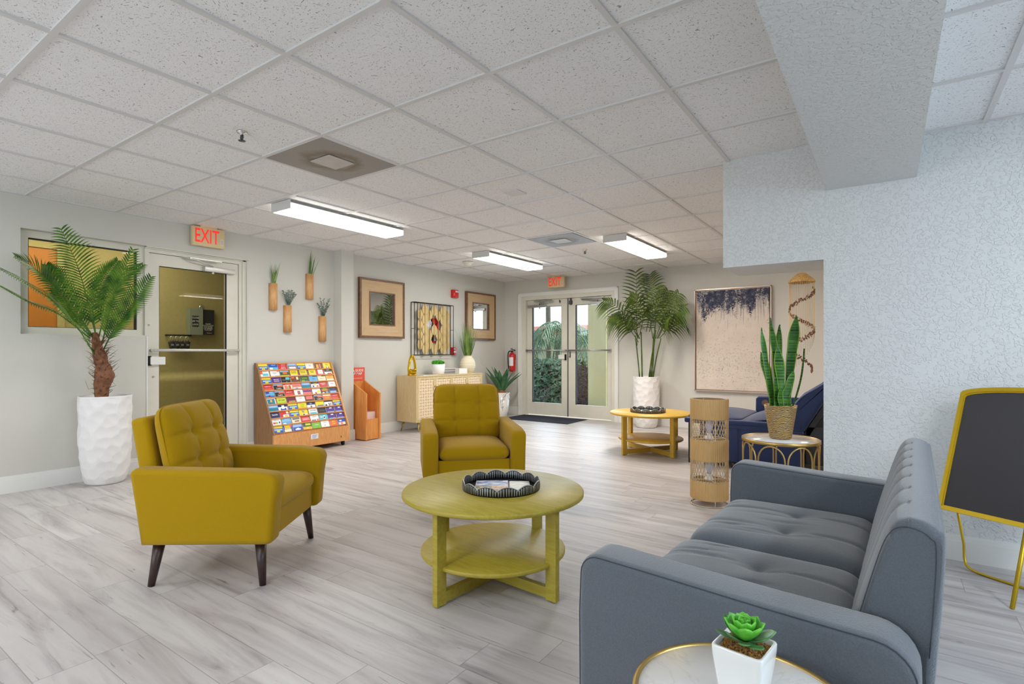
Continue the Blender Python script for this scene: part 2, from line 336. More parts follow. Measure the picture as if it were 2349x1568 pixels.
# ------------------------------------------------------------------ geometry
X, Y, Z = Vector((1, 0, 0)), Vector((0, 1, 0)), Vector((0, 0, 1))
class MB:
    def __init__(s): s.b = bmesh.new(); s.i = 0; s.mx = None; s.smooth = False
    def v(s, p):
        p = Vector(p)
        return s.b.verts.new(s.mx @ p if s.mx else p)
    def f(s, vs, smooth=None):
        try: f = s.b.faces.new(vs)
        except ValueError: return None
        f.material_index = s.i; f.smooth = s.smooth if smooth is None else smooth; return f
    def box(s, c, d, rot=None, bev=0.0, seg=2):
        """box centred at c with full sizes d; rounded edges of radius bev"""
        mloc = Matrix.Translation(Vector(c)) @ (rot.to_matrix().to_4x4() if rot else Matrix.Identity(4))
        if s.mx: mloc = s.mx @ mloc
        t = bmesh.new(); bmesh.ops.create_cube(t, size=1.0)
        for v in t.verts: v.co = Vector((v.co.x * d[0], v.co.y * d[1], v.co.z * d[2]))
        if bev > 0:
            bmesh.ops.bevel(t, geom=t.edges[:], offset=min(bev, min(d) * 0.49), segments=seg, profile=0.5, affect='EDGES')
        mp = {v: s.b.verts.new(mloc @ v.co) for v in t.verts}
        for f in t.faces:
            nf = s.b.faces.new([mp[v] for v in f.verts]); nf.material_index = s.i; nf.smooth = bev > 0.004
        t.free()
    def bb(s, x0, x1, y0, y1, z0, z1, bev=0.0): s.box(((x0 + x1) / 2, (y0 + y1) / 2, (z0 + z1) / 2), (abs(x1 - x0), abs(y1 - y0), abs(z1 - z0)), bev=bev)
    def rings(s, rings, closed=True, cap0=True, cap1=True, smooth=True, loop=False):
        R = [[s.v(p) for p in r] for r in rings]; n = len(R[0])
        pairs = list(zip(R[:-1], R[1:])) + ([(R[-1], R[0])] if loop else [])
        for a, b in pairs:
            for k in range(n if closed else n - 1):
                s.f((a[k], a[(k + 1) % n], b[(k + 1) % n], b[k]), smooth)
        if not loop:
            if cap0 and closed: s.f(list(reversed(R[0])), False)
            if cap1 and closed: s.f(R[-1], False)
        return R
    def tube(s, pts, r, n=8, cap=True, loop=False, smooth=True, squash=None):
        pts = [Vector(p) for p in pts]; m = len(pts)
        rs = r if isinstance(r, (list, tuple)) else [r] * m
        rings = []; up = None
        for k in range(m):
            a = pts[(k - 1) % m] if (loop or k > 0) else pts[k]; b = pts[(k + 1) % m] if (loop or k < m - 1) else pts[k]
            d = (b - a).normalized()
            if up is None: up = (Z if abs(d.z) < 0.9 else X).cross(d).normalized()
            up = (up - d * up.dot(d))
            up = up.normalized() if up.length > 1e-6 else (Z if abs(d.z) < 0.9 else X).cross(d).normalized()
            w = d.cross(up); q1, q2 = (1, 1) if squash is None else squash
            rings.append([pts[k] + (up * math.cos(2 * PI * j / n) * q1 + w * math.sin(2 * PI * j / n) * q2) * rs[k] for j in range(n)])
        s.rings(rings, True, cap, cap, smooth, loop)
    def cyl(s, a, b, r0, r1=None, n=16, smooth=True): s.tube([a, b], [r0, r0 if r1 is None else r1], n, smooth=smooth)
    def lathe(s, prof, n=32, c=(0, 0, 0), fn=None, cap0=True, cap1=True, smooth=True):
        rings = []
        for r, z in prof:
            ring = []
            for k in range(n):
                a = 2 * PI * k / n; rr = r if fn is None else fn(r, a, z)
                ring.append((c[0] + rr * math.cos(a), c[1] + rr * math.sin(a), c[2] + z))
            rings.append(ring)
        s.rings(rings, True, cap0, cap1, smooth)
    def prism(s, poly, y0, y1, axis='Y', smooth=False):
        def P(a, b, t): return (a, t, b) if axis == 'Y' else ((t, a, b) if axis == 'X' else (a, b, t))
        A = [s.v(P(a, b, y0)) for a, b in poly]; B = [s.v(P(a, b, y1)) for a, b in poly]; n = len(poly)
        for k in range(n): s.f((A[k], A[(k + 1) % n], B[(k + 1) % n], B[k]), smooth)
        s.f(A[::-1], False); s.f(B, False)
    def pad(s, poly, y0, y1, r=0.02, seg=4, axis='Y', dome=0.0):
        """upholstered slab: closed 2D profile extruded with rounded rims"""
        n = len(poly); P2 = [Vector((a, b)) for a, b in poly]
        ar = sum(P2[k].x * P2[(k + 1) % n].y - P2[(k + 1) % n].x * P2[k].y for k in range(n)); sg = 1 if ar > 0 else -1
        nr = []
        for k in range(n):
            d1 = (P2[k] - P2[k - 1]).normalized(); d2 = (P2[(k + 1) % n] - P2[k]).normalized()
            t = d1 + d2; t = t.normalized() if t.length > 1e-6 else d1
            nn = Vector((t.y, -t.x)) * sg; c = max(0.5, nn.dot(Vector((d1.y, -d1.x)) * sg)); nr.append(nn / c)
        def P(a, b, t): return (a, t, b) if axis == 'Y' else ((t, a, b) if axis == 'X' else (a, b, t))
        rings = []
        for e, (yy, sgn) in enumerate(((y0, 1), (y1, -1))):
            L = []
            for k in range(seg + 1):
                a = PI / 2 * k / seg; ins = r * (1 - math.sin(a)); off = r * (1 - math.cos(a))
                L.append([P(p.x - q.x * ins, p.y - q.y * ins, yy + sgn * off) for p, q in zip(P2, nr)])
            rings += L if e == 0 else L[::-1]
        s.rings(rings)
    def grid(s, fn, nu, nv, smooth=True, cu=False, cv=False):
        G = [[s.v(fn(i / (nu if cu else nu - 1), j / (nv if cv else nv - 1))) for j in range(nv)] for i in range(nu)]
        for i in range(nu if cu else nu - 1):
            for j in range(nv if cv else nv - 1):
                s.f((G[i][j], G[(i + 1) % nu][j], G[(i + 1) % nu][(j + 1) % nv], G[i][(j + 1) % nv]), smooth)
        return G
    def pillow(s, mx, sx, sy, sz, n=40, m=40, buttons=(), creases=(), p=7.0, crown=0.25, bd=0.03, bs=0.035, cdp=0.012, cw=0.016, flat=1.0, wr=None, cn=12.0, taper=0.0):
        """soft cushion in the local XY plane of mx, thickness along Z, with buttons and stitched creases on top"""
        def hgt(u, v, top):
            mm = max(abs(u), abs(v)); e = max(0.0, (1 - mm ** p)) ** 0.5
            c = 1 - crown + crown * (1 - u * u) * (1 - v * v)
            h = e * c * sz / 2
            if top:
                x, y = SQ(u, v); dd = 0
                for bx, by in buttons: dd = max(dd, bd * math.exp(-math.hypot(x - bx, y - by) / bs))
                for (x0, y0, x1, y1) in creases:
                    L = (x1 - x0) ** 2 + (y1 - y0) ** 2; t = max(0, min(1, ((x - x0) * (x1 - x0) + (y - y0) * (y1 - y0)) / L))
                    dist = math.hypot(x - x0 - t * (x1 - x0), y - y0 - t * (y1 - y0)); dd = max(dd, cdp * math.exp(-dist / cw))
                if wr: dd += wr(x, y)
                h -= dd * min(1, e * 1.2)
                return h
            return -h * flat
        def SQ(u, v):
            mm = max(abs(u), abs(v)); q_ = (abs(u) ** cn + abs(v) ** cn) ** (1.0 / cn) if mm > 1e-6 else 1
            s_ = mm / q_ if mm > 1e-6 else 1
            return u * s_ * sx / 2 * (1 - taper * v * s_), v * s_ * sy / 2
        def par(t): return math.sin((2 * t - 1) * PI / 2)
        old = s.mx; s.mx = (old @ mx) if old else mx
        for top in (True, False):
            def fn(a, b):
                u, v = par(a), par(b)
                v = v if top else -v; x_, y_ = SQ(u, v); return (x_, y_, hgt(u, v, top))
            s.grid(fn, n, m)
        s.mx = old
        bmesh.ops.remove_doubles(s.b, verts=s.b.verts, dist=1e-5)
    def seam(s, poly, y, ins, r=.0022, axis='Y', skip=()):
        n = len(poly); P2 = [Vector((a, b)) for a, b in poly]; ar = sum(P2[k].x * P2[(k + 1) % n].y - P2[(k + 1) % n].x * P2[k].y for k in range(n)); sg = 1 if ar > 0 else -1; out = []
        for k in range(n):
            d1 = (P2[k] - P2[k - 1]).normalized(); d2 = (P2[(k + 1) % n] - P2[k]).normalized(); t = (d1 + d2).normalized(); q_ = P2[k] - Vector((t.y, -t.x)) * sg * ins
            out.append((q_.x, y, q_.y))
        s.tube(out, r, 5, loop=True)
    def blade(s, p0, d, L, w, nrm, droop=0.0, seg=4, fold=0.25, prof=None, side=0.0):
        d = Vector(d).normalized(); nrm = Vector(nrm); sd = d.cross(nrm)
        sd = sd.normalized() if sd.length > 1e-5 else d.cross(X).normalized()
        nn = sd.cross(d).normalized(); p0 = Vector(p0); rows = []
        for k in range(seg + 1):
            t = k / seg; c = p0 + d * (L * t) - Z * (droop * L * t * t) + sd * (side * L * t * t)
            ww = w * (prof(t) if prof else (math.sin(PI * min(1, 0.12 + 0.88 * t) ** 0.8) if t < 1 else 0.03)) * 0.5
            rows.append((s.v(c - sd * ww + nn * ww * fold), s.v(c), s.v(c + sd * ww + nn * ww * fold)))
        for a, b in zip(rows[:-1], rows[1:]):
            s.f((a[0], a[1], b[1], b[0]), True); s.f((a[1], a[2], b[2], b[1]), True)
    def build(s, name, mats, parent=None, **kw):
        me = bpy.data.meshes.new(name)
        s.b.normal_update(); s.b.to_mesh(me); s.b.free()
        for m in (mats if isinstance(mats, (list, tuple)) else [mats]): me.materials.append(M(m) if isinstance(m, str) else m)
        o = bpy.data.objects.new(name, me); COL.objects.link(o)
        if parent: o.parent = parent
        for k, v in kw.items(): o[k] = v
        return o
def tag(o, label, cat, group=None):
    o['label'] = label; o['category'] = cat
    if group: o['group'] = group
    return o
def thing(name, label, cat, loc=(0, 0, 0), rz=0.0, group=None):
    o = bpy.data.objects.new(name, None); COL.objects.link(o); o.location = loc; o.rotation_euler = (0, 0, rz); o.empty_display_size = 0.1
    return tag(o, label, cat, group)
def struct(o): o['kind'] = 'structure'; return o
def copy_tree(o, parent=None):
    c = o.copy(); COL.objects.link(c)
    if parent: c.parent = parent
    for ch in list(o.children): copy_tree(ch, c)
    return c
def arc(cx, cz, r, a0, a1, n): return [(cx + r * math.cos(math.radians(a0 + (a1 - a0) * k / n)), cz + r * math.sin(math.radians(a0 + (a1 - a0) * k / n))) for k in range(n + 1)]
def spline(P, n=6):
    """Catmull-Rom through the points"""
    P = [Vector(p) for p in P]; out = []
    for k in range(len(P) - 1):
        a = P[k - 1] if k else P[0] * 2 - P[1]; b, c = P[k], P[k + 1]; d = P[k + 2] if k + 2 < len(P) else P[-1] * 2 - P[-2]
        for j in range(n):
            t = j / n; out.append(0.5 * ((2 * b) + (c - a) * t + (2 * a - 5 * b + 4 * c - d) * t * t + (3 * b - a - 3 * c + d) * t ** 3))
    out.append(P[-1]); return out
_TX = {}
def text_geo(txt, bold=False):
    """triangulated flat glyph outlines of a word, centred, cap height 1"""
    if txt in _TX: return _TX[txt]
    cu = bpy.data.curves.new('t', 'FONT'); cu.body = txt; cu.size = 1.0; cu.resolution_u = 2; cu.offset = 0.012; cu.space_line = 0.95
    cu.align_x = 'CENTER'; cu.align_y = 'CENTER'
    o = bpy.data.objects.new('t', cu); COL.objects.link(o)
    dg = bpy.context.evaluated_depsgraph_get(); me = o.evaluated_get(dg).to_mesh()
    vs = [tuple(v.co) for v in me.vertices]; fs = [tuple(p.vertices) for p in me.polygons]
    o.evaluated_get(dg).to_mesh_clear(); bpy.data.objects.remove(o); bpy.data.curves.remove(cu)
    _TX[txt] = (vs, fs); return _TX[txt]
def put_text(mb, txt, mx, size, idx, stretch=1.0):
    """write txt in the XY plane of mx, facing its +Z"""
    vs, fs = text_geo(txt); w = max((v[0] for v in vs), default=0) - min((v[0] for v in vs), default=0)
    V = [mb.v(mx @ Vector((v[0] * size * stretch, v[1] * size, 0))) for v in vs]
    for f in fs:
        try: nf = mb.b.faces.new([V[k] for k in f]); nf.material_index = idx
        except ValueError: pass
def frame_mx(o, xd, yd):
    """matrix with origin o, local x along xd, local y along yd"""
    xd = Vector(xd).normalized(); yd = Vector(yd); yd = (yd - xd * yd.dot(xd)).normalized(); zd = xd.cross(yd)
    m = Matrix((xd, yd, zd)).transposed().to_4x4(); m.translation = Vector(o); return m

# ================================================================== THE SETTING
CEIL, CEIL2 = 2.363, 2.305
WL, WB, WP = -5.655, 7.90, 3.715          # left wall, back wall, plaster partition faces
XR, YF = 4.0, -3.5                        # window walls to the right and behind the camera
TX0, TY0 = 0.6096 * (0 - 4.4006), 0.6096 * 3.1577   # ceiling grid origin
def boxes(name, m, L, **kw):
    b = MB()
    for q_ in L: b.bb(*q_)
    return b.build(name, m, **kw)
b = MB(); b.bb(-7.4, XR + .1, YF - .1, 8.02, -0.05, 0); struct(b.build('floor', 'grey_oak_planks'))
b = MB(); b.bb(-5.8, -0.2, YF, 8.0, CEIL, CEIL + .05); b.bb(-0.2, XR, WP + .1, 8.0, CEIL, CEIL + .05); struct(b.build('ceiling', 'acoustic_tile'))
b = MB(); b.bb(0.1, XR, YF, WP + .02, CEIL2, CEIL2 + .1); struct(b.build('ceiling', 'acoustic_tile'))
# exposed T-bar grid
b = MB(); z0, z1 = CEIL - 0.008, CEIL + .002
for i in range(-4, 12):
    x = TX0 + 0.6096 * i
    if -5.64 < x < -0.30: b.bb(x - .012, x + .012, YF, 7.9, z0, z1)
    elif x > -0.3 and x < 2.2: b.bb(x - .012, x + .012, 4.2, 7.9, z0, z1)
for j in range(-9, 10):
    y = TY0 + 0.6096 * j
    if YF < y < 7.88: b.bb(-5.65, -0.29 if y < 3.8 else 2.2, y - .012, y + .012, z0 - .0006, z1)
b.bb(WL, WL + .022, YF, 7.9, z0, z1); b.bb(WL, 2.2, WB - .022, WB, z0, z1)
struct(b.build('trim_1', 'grid_white'))
b = MB(); z0, z1 = CEIL2 - 0.008, CEIL2 + .002
for x in (0.42, 1.03, 1.64, 2.25, 2.86, 3.47): b.bb(x - .013, x + .013, YF, 3.70, z0, z1)
for j in range(-12, 1): b.bb(0.135, XR, 3.665 - .0 + j * .6096 - .012, 3.665 + j * .6096 + .012, z0 - .0006, z1)
struct(b.build('trim_2', 'grid_white'))
# left wall with the window and the door opening
T = WL - 0.17
L = [(T, WL, YF, 1.284, 0, CEIL), (T, WL, 1.284, 3.143, 2.096, CEIL), (T, WL, 1.284, 2.175, 0, 1.252), (T, WL, 3.143, 8.0, 0, CEIL)]
struct(boxes('wall_left', 'greige_wallcovering', L))
struct(boxes('trim_3', 'greige_wallcovering', [(WL - .01, -5.50, 4.236, 4.42, 0, CEIL)]))          # boxed-out pilaster
# back wall with the double door opening
L = [(WL - .1, -5.29, WB, 8.06, 0, CEIL), (-5.29, -3.52, WB, 8.06, 2.07, CEIL), (-3.52, 2.3, WB, 8.06, 0, CEIL)]
struct(boxes('wall_back', 'greige_wallcovering', L))
struct(boxes('wall_right', 'greige_wallcovering', [(2.2, 2.3, WP + .14, WB, 0, CEIL)]))
# plaster partition and its dropped header
b = MB(); b.bb(-0.311, XR, WP, WP + .14, 0, 2.40); struct(b.build('wall_middle', 'knockdown_plaster'))
b = MB(); b.bb(-0.887, -0.311, WP, 4.19, 1.662, CEIL); b.bb(-0.311, XR, WP + .14, 4.19, 1.662, CEIL); struct(b.build('trim_4', 'knockdown_plaster'))
b = MB(); b.bb(-0.296, 0.135, YF, WP, 2.072, 2.42); struct(b.build('trim_5', 'knockdown_plaster'))      # dropped beam
# window walls out of view, with real openings
L = [(XR, XR + .12, YF, -0.35, 0, 2.4), (XR, XR + .12, 2.95, WP, 0, 2.4), (XR, XR + .12, -0.35, 2.95, 0, .55), (XR, XR + .12, -0.35, 2.95, 2.3, 2.4)]
struct(boxes('wall_far_right', 'knockdown_plaster', L))
L = [(-5.8, -4.8, YF - .12, YF, 0, 2.4), (-0.4, XR, YF - .12, YF, 0, 2.4), (-4.8, -0.4, YF - .12, YF, 0, .4), (-4.8, -0.4, YF - .12, YF, 2.25, 2.4)]
struct(boxes('wall_front', 'greige_wallcovering', L))
def win_simple(n, axis, at, a0, a1, z0, z1, k):
    e = bpy.data.objects.new('window_%d' % n, None); COL.objects.link(e); struct(e)
    f = MB()
    def q_(u0, u1, v0, v1):
        if axis == 'x': f.bb(at, at + .06, u0, u1, v0, v1)
        else: f.bb(u0, u1, at - .06, at, v0, v1)
    q_(a0, a1, z0, z0 + .06); q_(a0, a1, z1 - .06, z1)
    for t in range(k + 1):
        u = a0 + (a1 - a0) * t / k; u = min(max(u, a0 + .03), a1 - .03); q_(u - .03, u + .03, z0 + .06, z1 - .06)
    f.build('window_frame', 'white_trim', e)
win_simple(2, 'x', XR + .03, -0.35, 2.95, .55, 2.3, 3)
win_simple(3, 'y', YF - .04, -4.8, -0.4, .4, 2.25, 4)
# baseboards: stepped profile
def baseboard(name, pts):
    b = MB()
    for (x0, y0, x1, y1, nx, ny) in pts:
        for t, zz0, zz1 in ((.014, 0, .105), (.010, .105, .122), (.006, .122, .134)):
            b.bb(min(x0, x1, x0 + nx * t, x1 + nx * t), max(x0, x1, x0 + nx * t, x1 + nx * t), min(y0, y1, y0 + ny * t, y1 + ny * t), max(y0, y1, y0 + ny * t, y1 + ny * t), zz0, zz1)
    return struct(b.build(name, 'white_trim'))
baseboard('baseboard_left', [(WL, YF, WL, 2.175, 1, 0), (WL, 3.145, WL, 4.236, 1, 0), (-5.50, 4.222, -5.50, 4.434, 1, 0), (WL, 4.236, -5.50, 4.236, 0, -1), (WL, 4.42, -5.5, 4.42, 0, 1), (WL, 4.42, WL, WB, 1, 0)])
baseboard('baseboard_back', [(WL, WB, -5.352, WB, 0, -1), (-3.458, WB, 2.2, WB, 0, -1)])
baseboard('baseboard_middle', [(-0.325, WP, XR, WP, 0, -1), (-0.311, WP, -0.311, WP + .14, -1, 0)])
# ------------------------------------------------------------------ vestibule behind the left wall
struct(boxes('wall_vestibule', 'olive_plaster', [(-7.1, -7.0, -0.6, 4.4, 0, 2.6)])); struct(boxes('wall_vestibule_end', 'olive_plaster', [(-7.1, T, 4.4, 4.5, 0, 2.6)])); struct(boxes('wall_vestibule_side', 'olive_plaster', [(-7.1, T, -0.7, -.6, 0, 2.6)]))
b = MB(); b.bb(-7.1, T, -0.7, 4.5, 2.45, 2.5); struct(b.build('ceiling_vestibule', 'olive_plaster'))
area('vestibule_fill_light', (-6.4, 1.6, 2.4), (0, 0, 0), .5, 2.6, 42, (1.0, 0.95, 0.82))  # unseen lamp added to brighten the vestibule, no fixture modelled
d = bpy.data.objects.new('door_3', None); COL.objects.link(d); struct(d)
b = MB(); b.bb(-6.998, -6.955, 0.7, 1.86, 0, 2.15); b.build('leaf', 'orange_door', d)
b = MB(); b.bb(-6.998, -6.94, 1.86, 1.92, 0, 2.21); b.bb(-6.998, -6.94, .64, .7, 0, 2.21); b.bb(-6.998, -6.94, .70, 1.86, 2.15, 2.21); b.build('door_frame', 'olive_plaster', d)
# window beside the door
XF = -5.775
def wp(name, b0, m, par): return b0.build(name, m, par)
w1 = bpy.data.objects.new('window_1', None); COL.objects.link(w1); struct(w1)
b = MB(); x0, x1 = XF, XF + .055
b.bb(x0, x1, 1.284, 1.345, 1.252, 2.096); b.bb(x0, x1, 1.345, 2.118, 1.252, 1.311); b.bb(x0, x1, 1.345, 2.118, 2.037, 2.096); b.bb(x0, x1, 2.118, 2.20, 1.252, 2.096)
b.bb(x0 + .055, x1 + .02, 1.284, 2.2, 1.252, 1.262)
b.build('window_frame', 'ivory_frame', w1)
b = MB(); g = .006
b.bb(x0 + .02, x0 + .045, 1.345, 1.345 + g, 1.311, 2.037); b.bb(x0 + .02, x0 + .045, 2.118 - .014, 2.118, 1.311, 2.037); b.bb(x0 + .02, x0 + .045, 1.345, 2.118, 2.037 - .010, 2.037); b.bb(x0 + .02, x0 + .045, 1.345, 2.118, 1.311, 1.315)
b.build('gasket', 'rubber_black', w1)
b = MB(); b.bb(x0 + .028, x0 + .034, 1.345, 2.118, 1.311, 2.037); b.build('glass_pane', 'tinted_glass', w1)
# the glazed door
d1 = bpy.data.objects.new('door_1', None); COL.objects.link(d1); struct(d1)
b = MB(); b.bb(x0, x1 + .02, 2.176, 2.212, 0, 2.096); b.bb(x0, x1 + .02, 3.068, 3.143, 0, 2.096); b.bb(x0, x1 + .02, 2.212, 3.068, 2.045, 2.096); b.bb(x0, WL - .002, 3.135, 3.1435, 0, 2.096); b.bb(x0, WL - .002, 2.176, 3.143, 2.088, 2.0965)
b.bb(x1 + .02, x1 + .035, 3.10, 3.143, 0, 2.096); b.bb(x1 + .02, x1 + .035, 2.176, 3.143, 2.078, 2.096)
b.build('door_frame', 'ivory_frame', d1)
b = MB(); x2 = x1 + .008
b.bb(x0 + .01, x2, 2.216, 2.301, .01, 2.041); b.bb(x0 + .01, x2, 2.942, 3.064, .01, 2.041); b.bb(x0 + .01, x2, 2.301, 2.942, 1.929, 2.041); b.bb(x0 + .01, x2, 2.301, 2.942, .01, .262)
b.build('leaf', 'ivory_frame', d1)
b = MB(); b.bb(x2 - .02, x2 + .001, 2.942 - .010, 2.942, .262, 1.929); b.bb(x2 - .02, x2 + .001, 2.301, 2.942, 1.923, 1.929); b.bb(x2 - .02, x2 + .001, 2.301, 2.304, .262, 1.929); b.build('gasket', 'rubber_black', d1)
b = MB(); b.bb(x0 + .03, x0 + .036, 2.301, 2.942, .262, 1.929); b.build('glass_pane', 'tinted_glass', d1)
def push_bar(par, a, bb_, z, axis, face, out):
    b = MB(); r = .013
    if axis == 'Y': P = [(face, a, z), (face + out, a, z), (face + out, bb_, z), (face, bb_, z)]
    else: P = [(a, face, z), (a, face + out, z), (bb_, face + out, z), (bb_, face, z)]
    b.tube([P[1], P[2]], r, 12); b.tube([P[0], P[1]], .015, 10); b.tube([P[2], P[3]], .015, 10)
    return b.build('push_bar', 'alu_bright', par)
push_bar(d1, 2.232, 3.05, 1.123, 'Y', x2, .05)
b = MB(); b.bb(x2, x2 + .03, 2.216, 2.345, .985, 1.06, .004); b.build('latch_cover', 'white_trim', d1)
b = MB(); b.bb(x2, x2 + .034, 2.206, 2.222, .978, .988); b.bb(x2, x2 + .034, 2.206, 2.222, 1.058, 1.068); b.bb(x2, x2 + .018, 2.20, 2.216, .978, 1.068); b.build('latch_bracket', 'black_metal', d1)
b = MB(); b.tube([(x2, 2.25, .87), (x2 + .006, 2.25, .87)], .009, 12); b.build('lock_cylinder', 'aluminium', d1)
b = MB(); b.bb(x2, x2 + .05, 2.70, 3.01, 1.925, 1.975, .005); b.tube([(x2 + .025, 2.79, 1.905), (x2 + .025, 2.79, 1.93)], .012, 10)
b.tube([(x2 + .03, 2.79, 1.978), (x2 + .09, 2.60, 2.02), (x2 + .02, 2.50, 2.035)], .008, 6)
b.bb(x2 + .05, x2 + .07, 2.55, 2.86, 2.028, 2.042); b.build('door_closer', 'alu_bright', d1)
struct(boxes('trim_6', 'white_trim', [(WL, WL + .006, 2.170, 2.180, .13, 1.252)]))
# small notice on the door jamb
b = MB(); b.bb(WL - .051, WL - .049, 2.196, 2.222, 1.345, 1.372); b.i = 1
for k in range(3): b.bb(WL - .049, WL - .048, 2.199, 2.219, 1.350 + k * .007, 1.353 + k * .007)
o = b.build('sticker', ['label_white', 'ink_black']); tag(o, 'tiny black and white sticker on the door jamb', 'sticker'); o.location.x += -.003 + (XF + .055 + .02 + .0485 - WL) + .003
# double doors at the back
YD = 7.965
d2 = bpy.data.objects.new('door_2', None); COL.objects.link(d2); struct(d2)
b = MB()
for (xa, xb, za, zb, dd) in ((-5.351, -5.29, 0, 2.131, .016), (-3.52, -3.458, 0, 2.131, .016), (-5.29, -3.52, 2.07, 2.131, .016)): b.bb(xa, xb, WB - dd, WB, za, zb)
b.bb(-5.351, -5.335, WB - .026, WB - .016, 0, 2.131); b.bb(-3.474, -3.458, WB - .026, WB - .016, 0, 2.131); b.bb(-5.351, -3.458, WB - .026, WB - .016, 2.115, 2.131)
b.build('door_casing', 'white_trim', d2)
b = MB(); b.bb(-5.29, -5.205, WB, WB + .13, 0, 2.07); b.bb(-3.578, -3.52, WB, WB + .13, 0, 2.07); b.bb(-5.205, -3.578, WB, WB + .13, 2.005, 2.07); b.build('door_frame', 'ivory_frame', d2)
for nm, xa, xb, ga, gb in (('l', -5.203, -4.396, -5.100, -4.513), ('r', -4.380, -3.580, -4.247, -3.674)):
    b = MB(); y0, y1 = YD - .015, YD + .03
    b.bb(xa, ga, y0, y1, .02, 2.003); b.bb(gb, xb, y0, y1, .02, 2.003); b.bb(ga, gb, y0, y1, 1.886, 2.003); b.bb(ga, gb, y0, y1, .02, .228)
    lf = b.build('leaf', 'ivory_frame', d2)
    b = MB(); b.bb(ga, ga + .012, y0 + .005, y1 - .005, .228, 1.886); b.bb(gb - .006, gb, y0 + .005, y1 - .005, .228, 1.886); b.bb(ga, gb, y0 + .005, y1 - .005, 1.880, 1.886); b.build('gasket', 'rubber_black', d2)
    b = MB(); b.bb(ga, gb, YD + .012, YD + .018, .228, 1.886); b.build('glass_pane', 'clear_glass', d2)
    pa, pb = (xa + .01, xb - .02) if nm == 'l' else (xa + .02, xb - .02)
    b = MB(); yy = y0; b.tube([(pa, yy - .05, 1.131), (pb, yy - .05, 1.131)], .013, 10); b.tube([(pa, yy, 1.131), (pa, yy - .055, 1.131)], .016, 8); b.tube([(pb, yy, 1.131), (pb, yy - .055, 1.131)], .016, 8); b.build('push_bar', 'aluminium', d2)
    ca, cb = (-5.17, -4.80) if nm == 'l' else (-3.95, -3.60); tx = -4.93 if nm == 'l' else -3.83
    b = MB(); b.bb(ca, cb, yy - .05, yy, 1.872, 1.918, .004); b.tube([(tx, yy - .025, 1.85), (tx, yy - .025, 1.87)], .012, 8)
    b.tube([(tx, yy - .03, 1.92), (tx + .03, yy - .08, 1.945), (tx + (.28 if nm == 'l' else -.28), yy - .05, 1.965)], .009, 6); b.bb(tx - .10, tx + .25, yy - .06, yy - .03, 1.972, 1.99) if nm == 'l' else b.bb(tx - .30, tx + .12, yy - .06, yy - .03, 1.975, 1.99)
    b.build('door_closer', 'aluminium', d2)
b = MB(); b.bb(-4.397, -4.379, YD - .02, YD + .03, .02, 2.003); b.build('meeting_stile', 'steel_dark', d2)
b = MB(); b.bb(-4.56, -4.43, YD - .045, YD - .015, .985, 1.055, .004); b.build('latch_cover', 'white_trim', d2)
b = MB(); b.bb(-4.435, -4.415, YD - .05, YD - .015, .965, 1.065); b.build('latch_bracket', 'black_metal', d2)
b = MB(); b.bb(-4.353, -4.335, YD - .03, YD - .015, 1.03, 1.11, .003); b.tube([(-4.344, YD - .04, 1.02), (-4.344, YD - .015, 1.02)], .010, 8); b.bb(-4.36, -4.30, YD - .04, YD - .015, 1.90, 1.96); b.bb(-4.335, -4.315, YD - .05, YD - .015, 1.89, 2.02); b.build('lock', 'steel_dark', d2)
b = MB(); b.tube([(-4.55 + .0, YD - .02, 1.965), (-4.545, YD - .03, 1.98), (-4.53, YD - .02, 1.965), (-4.54, YD - .02, 1.93)], .006, 6, loop=True); b.build('hook', 'ink_black', d2)

# ------------------------------------------------------------------ outdoors
b = MB(); b.bb(-40, 20, 8.02, 60, -0.12, -0.06); struct(b.build('ground', 'lawn'))
b = MB(); b.bb(-9, 3, 8.03, 9.72, -0.06, -0.01); struct(b.build('trim_7', 'paving'))
b = MB(); b.bb(-5.00, -4.60, 9.9, 10.3, -.06, 3.6); struct(b.build('column', 'stucco_yellow'))
RH = random.Random(5)
def leafy(b, x0, x1, y0, y1, z0, z1, n, L, w):
    for _ in range(n):
        f = RH.random()
        x, y, z = RH.uniform(x0, x1), RH.uniform(y0, y1), RH.uniform(z0, z1)
        if f < .62: y = y0 + RH.uniform(-.05, .08)
        elif f < .85: z = z1 + RH.uniform(-.06, .06)
        d_ = Vector((RH.uniform(-1, 1), RH.uniform(-1.2, .3), RH.uniform(-.5, 1)))
        b.blade((x, y, z), d_, L * RH.uniform(.7, 1.3), w * RH.uniform(.7, 1.3), Vector((RH.uniform(-1, 1), -1, RH.uniform(-1, 1))), .2, 2, .2)
b = MB(); b.i = 1; b.bb(-8.4, -5.50, 9.95, 10.8, -.06, .84); b.i = 0; leafy(b, -8.45, -5.46, 9.93, 10.85, 0, .86, 5200, .10, .045)
tag(b.build('hedge', ['hedge_green', 'soil']), 'clipped dark green hedge outside the left door leaf', 'hedge')
b = MB(); b.i = 1; b.bb(-5.32, -5.08, 10.0, 10.4, -.06, .60); b.i = 0; leafy(b, -5.34, -5.06, 9.98, 10.4, 0, .72, 800, .07, .035)
mat('purple_leaf', (96, 74, 84), 0.5, var=0.4, vscale=8)
tag(b.build('shrub', ['purple_leaf', 'soil']), 'low purplish shrub between the hedge and the yellow column', 'shrub')
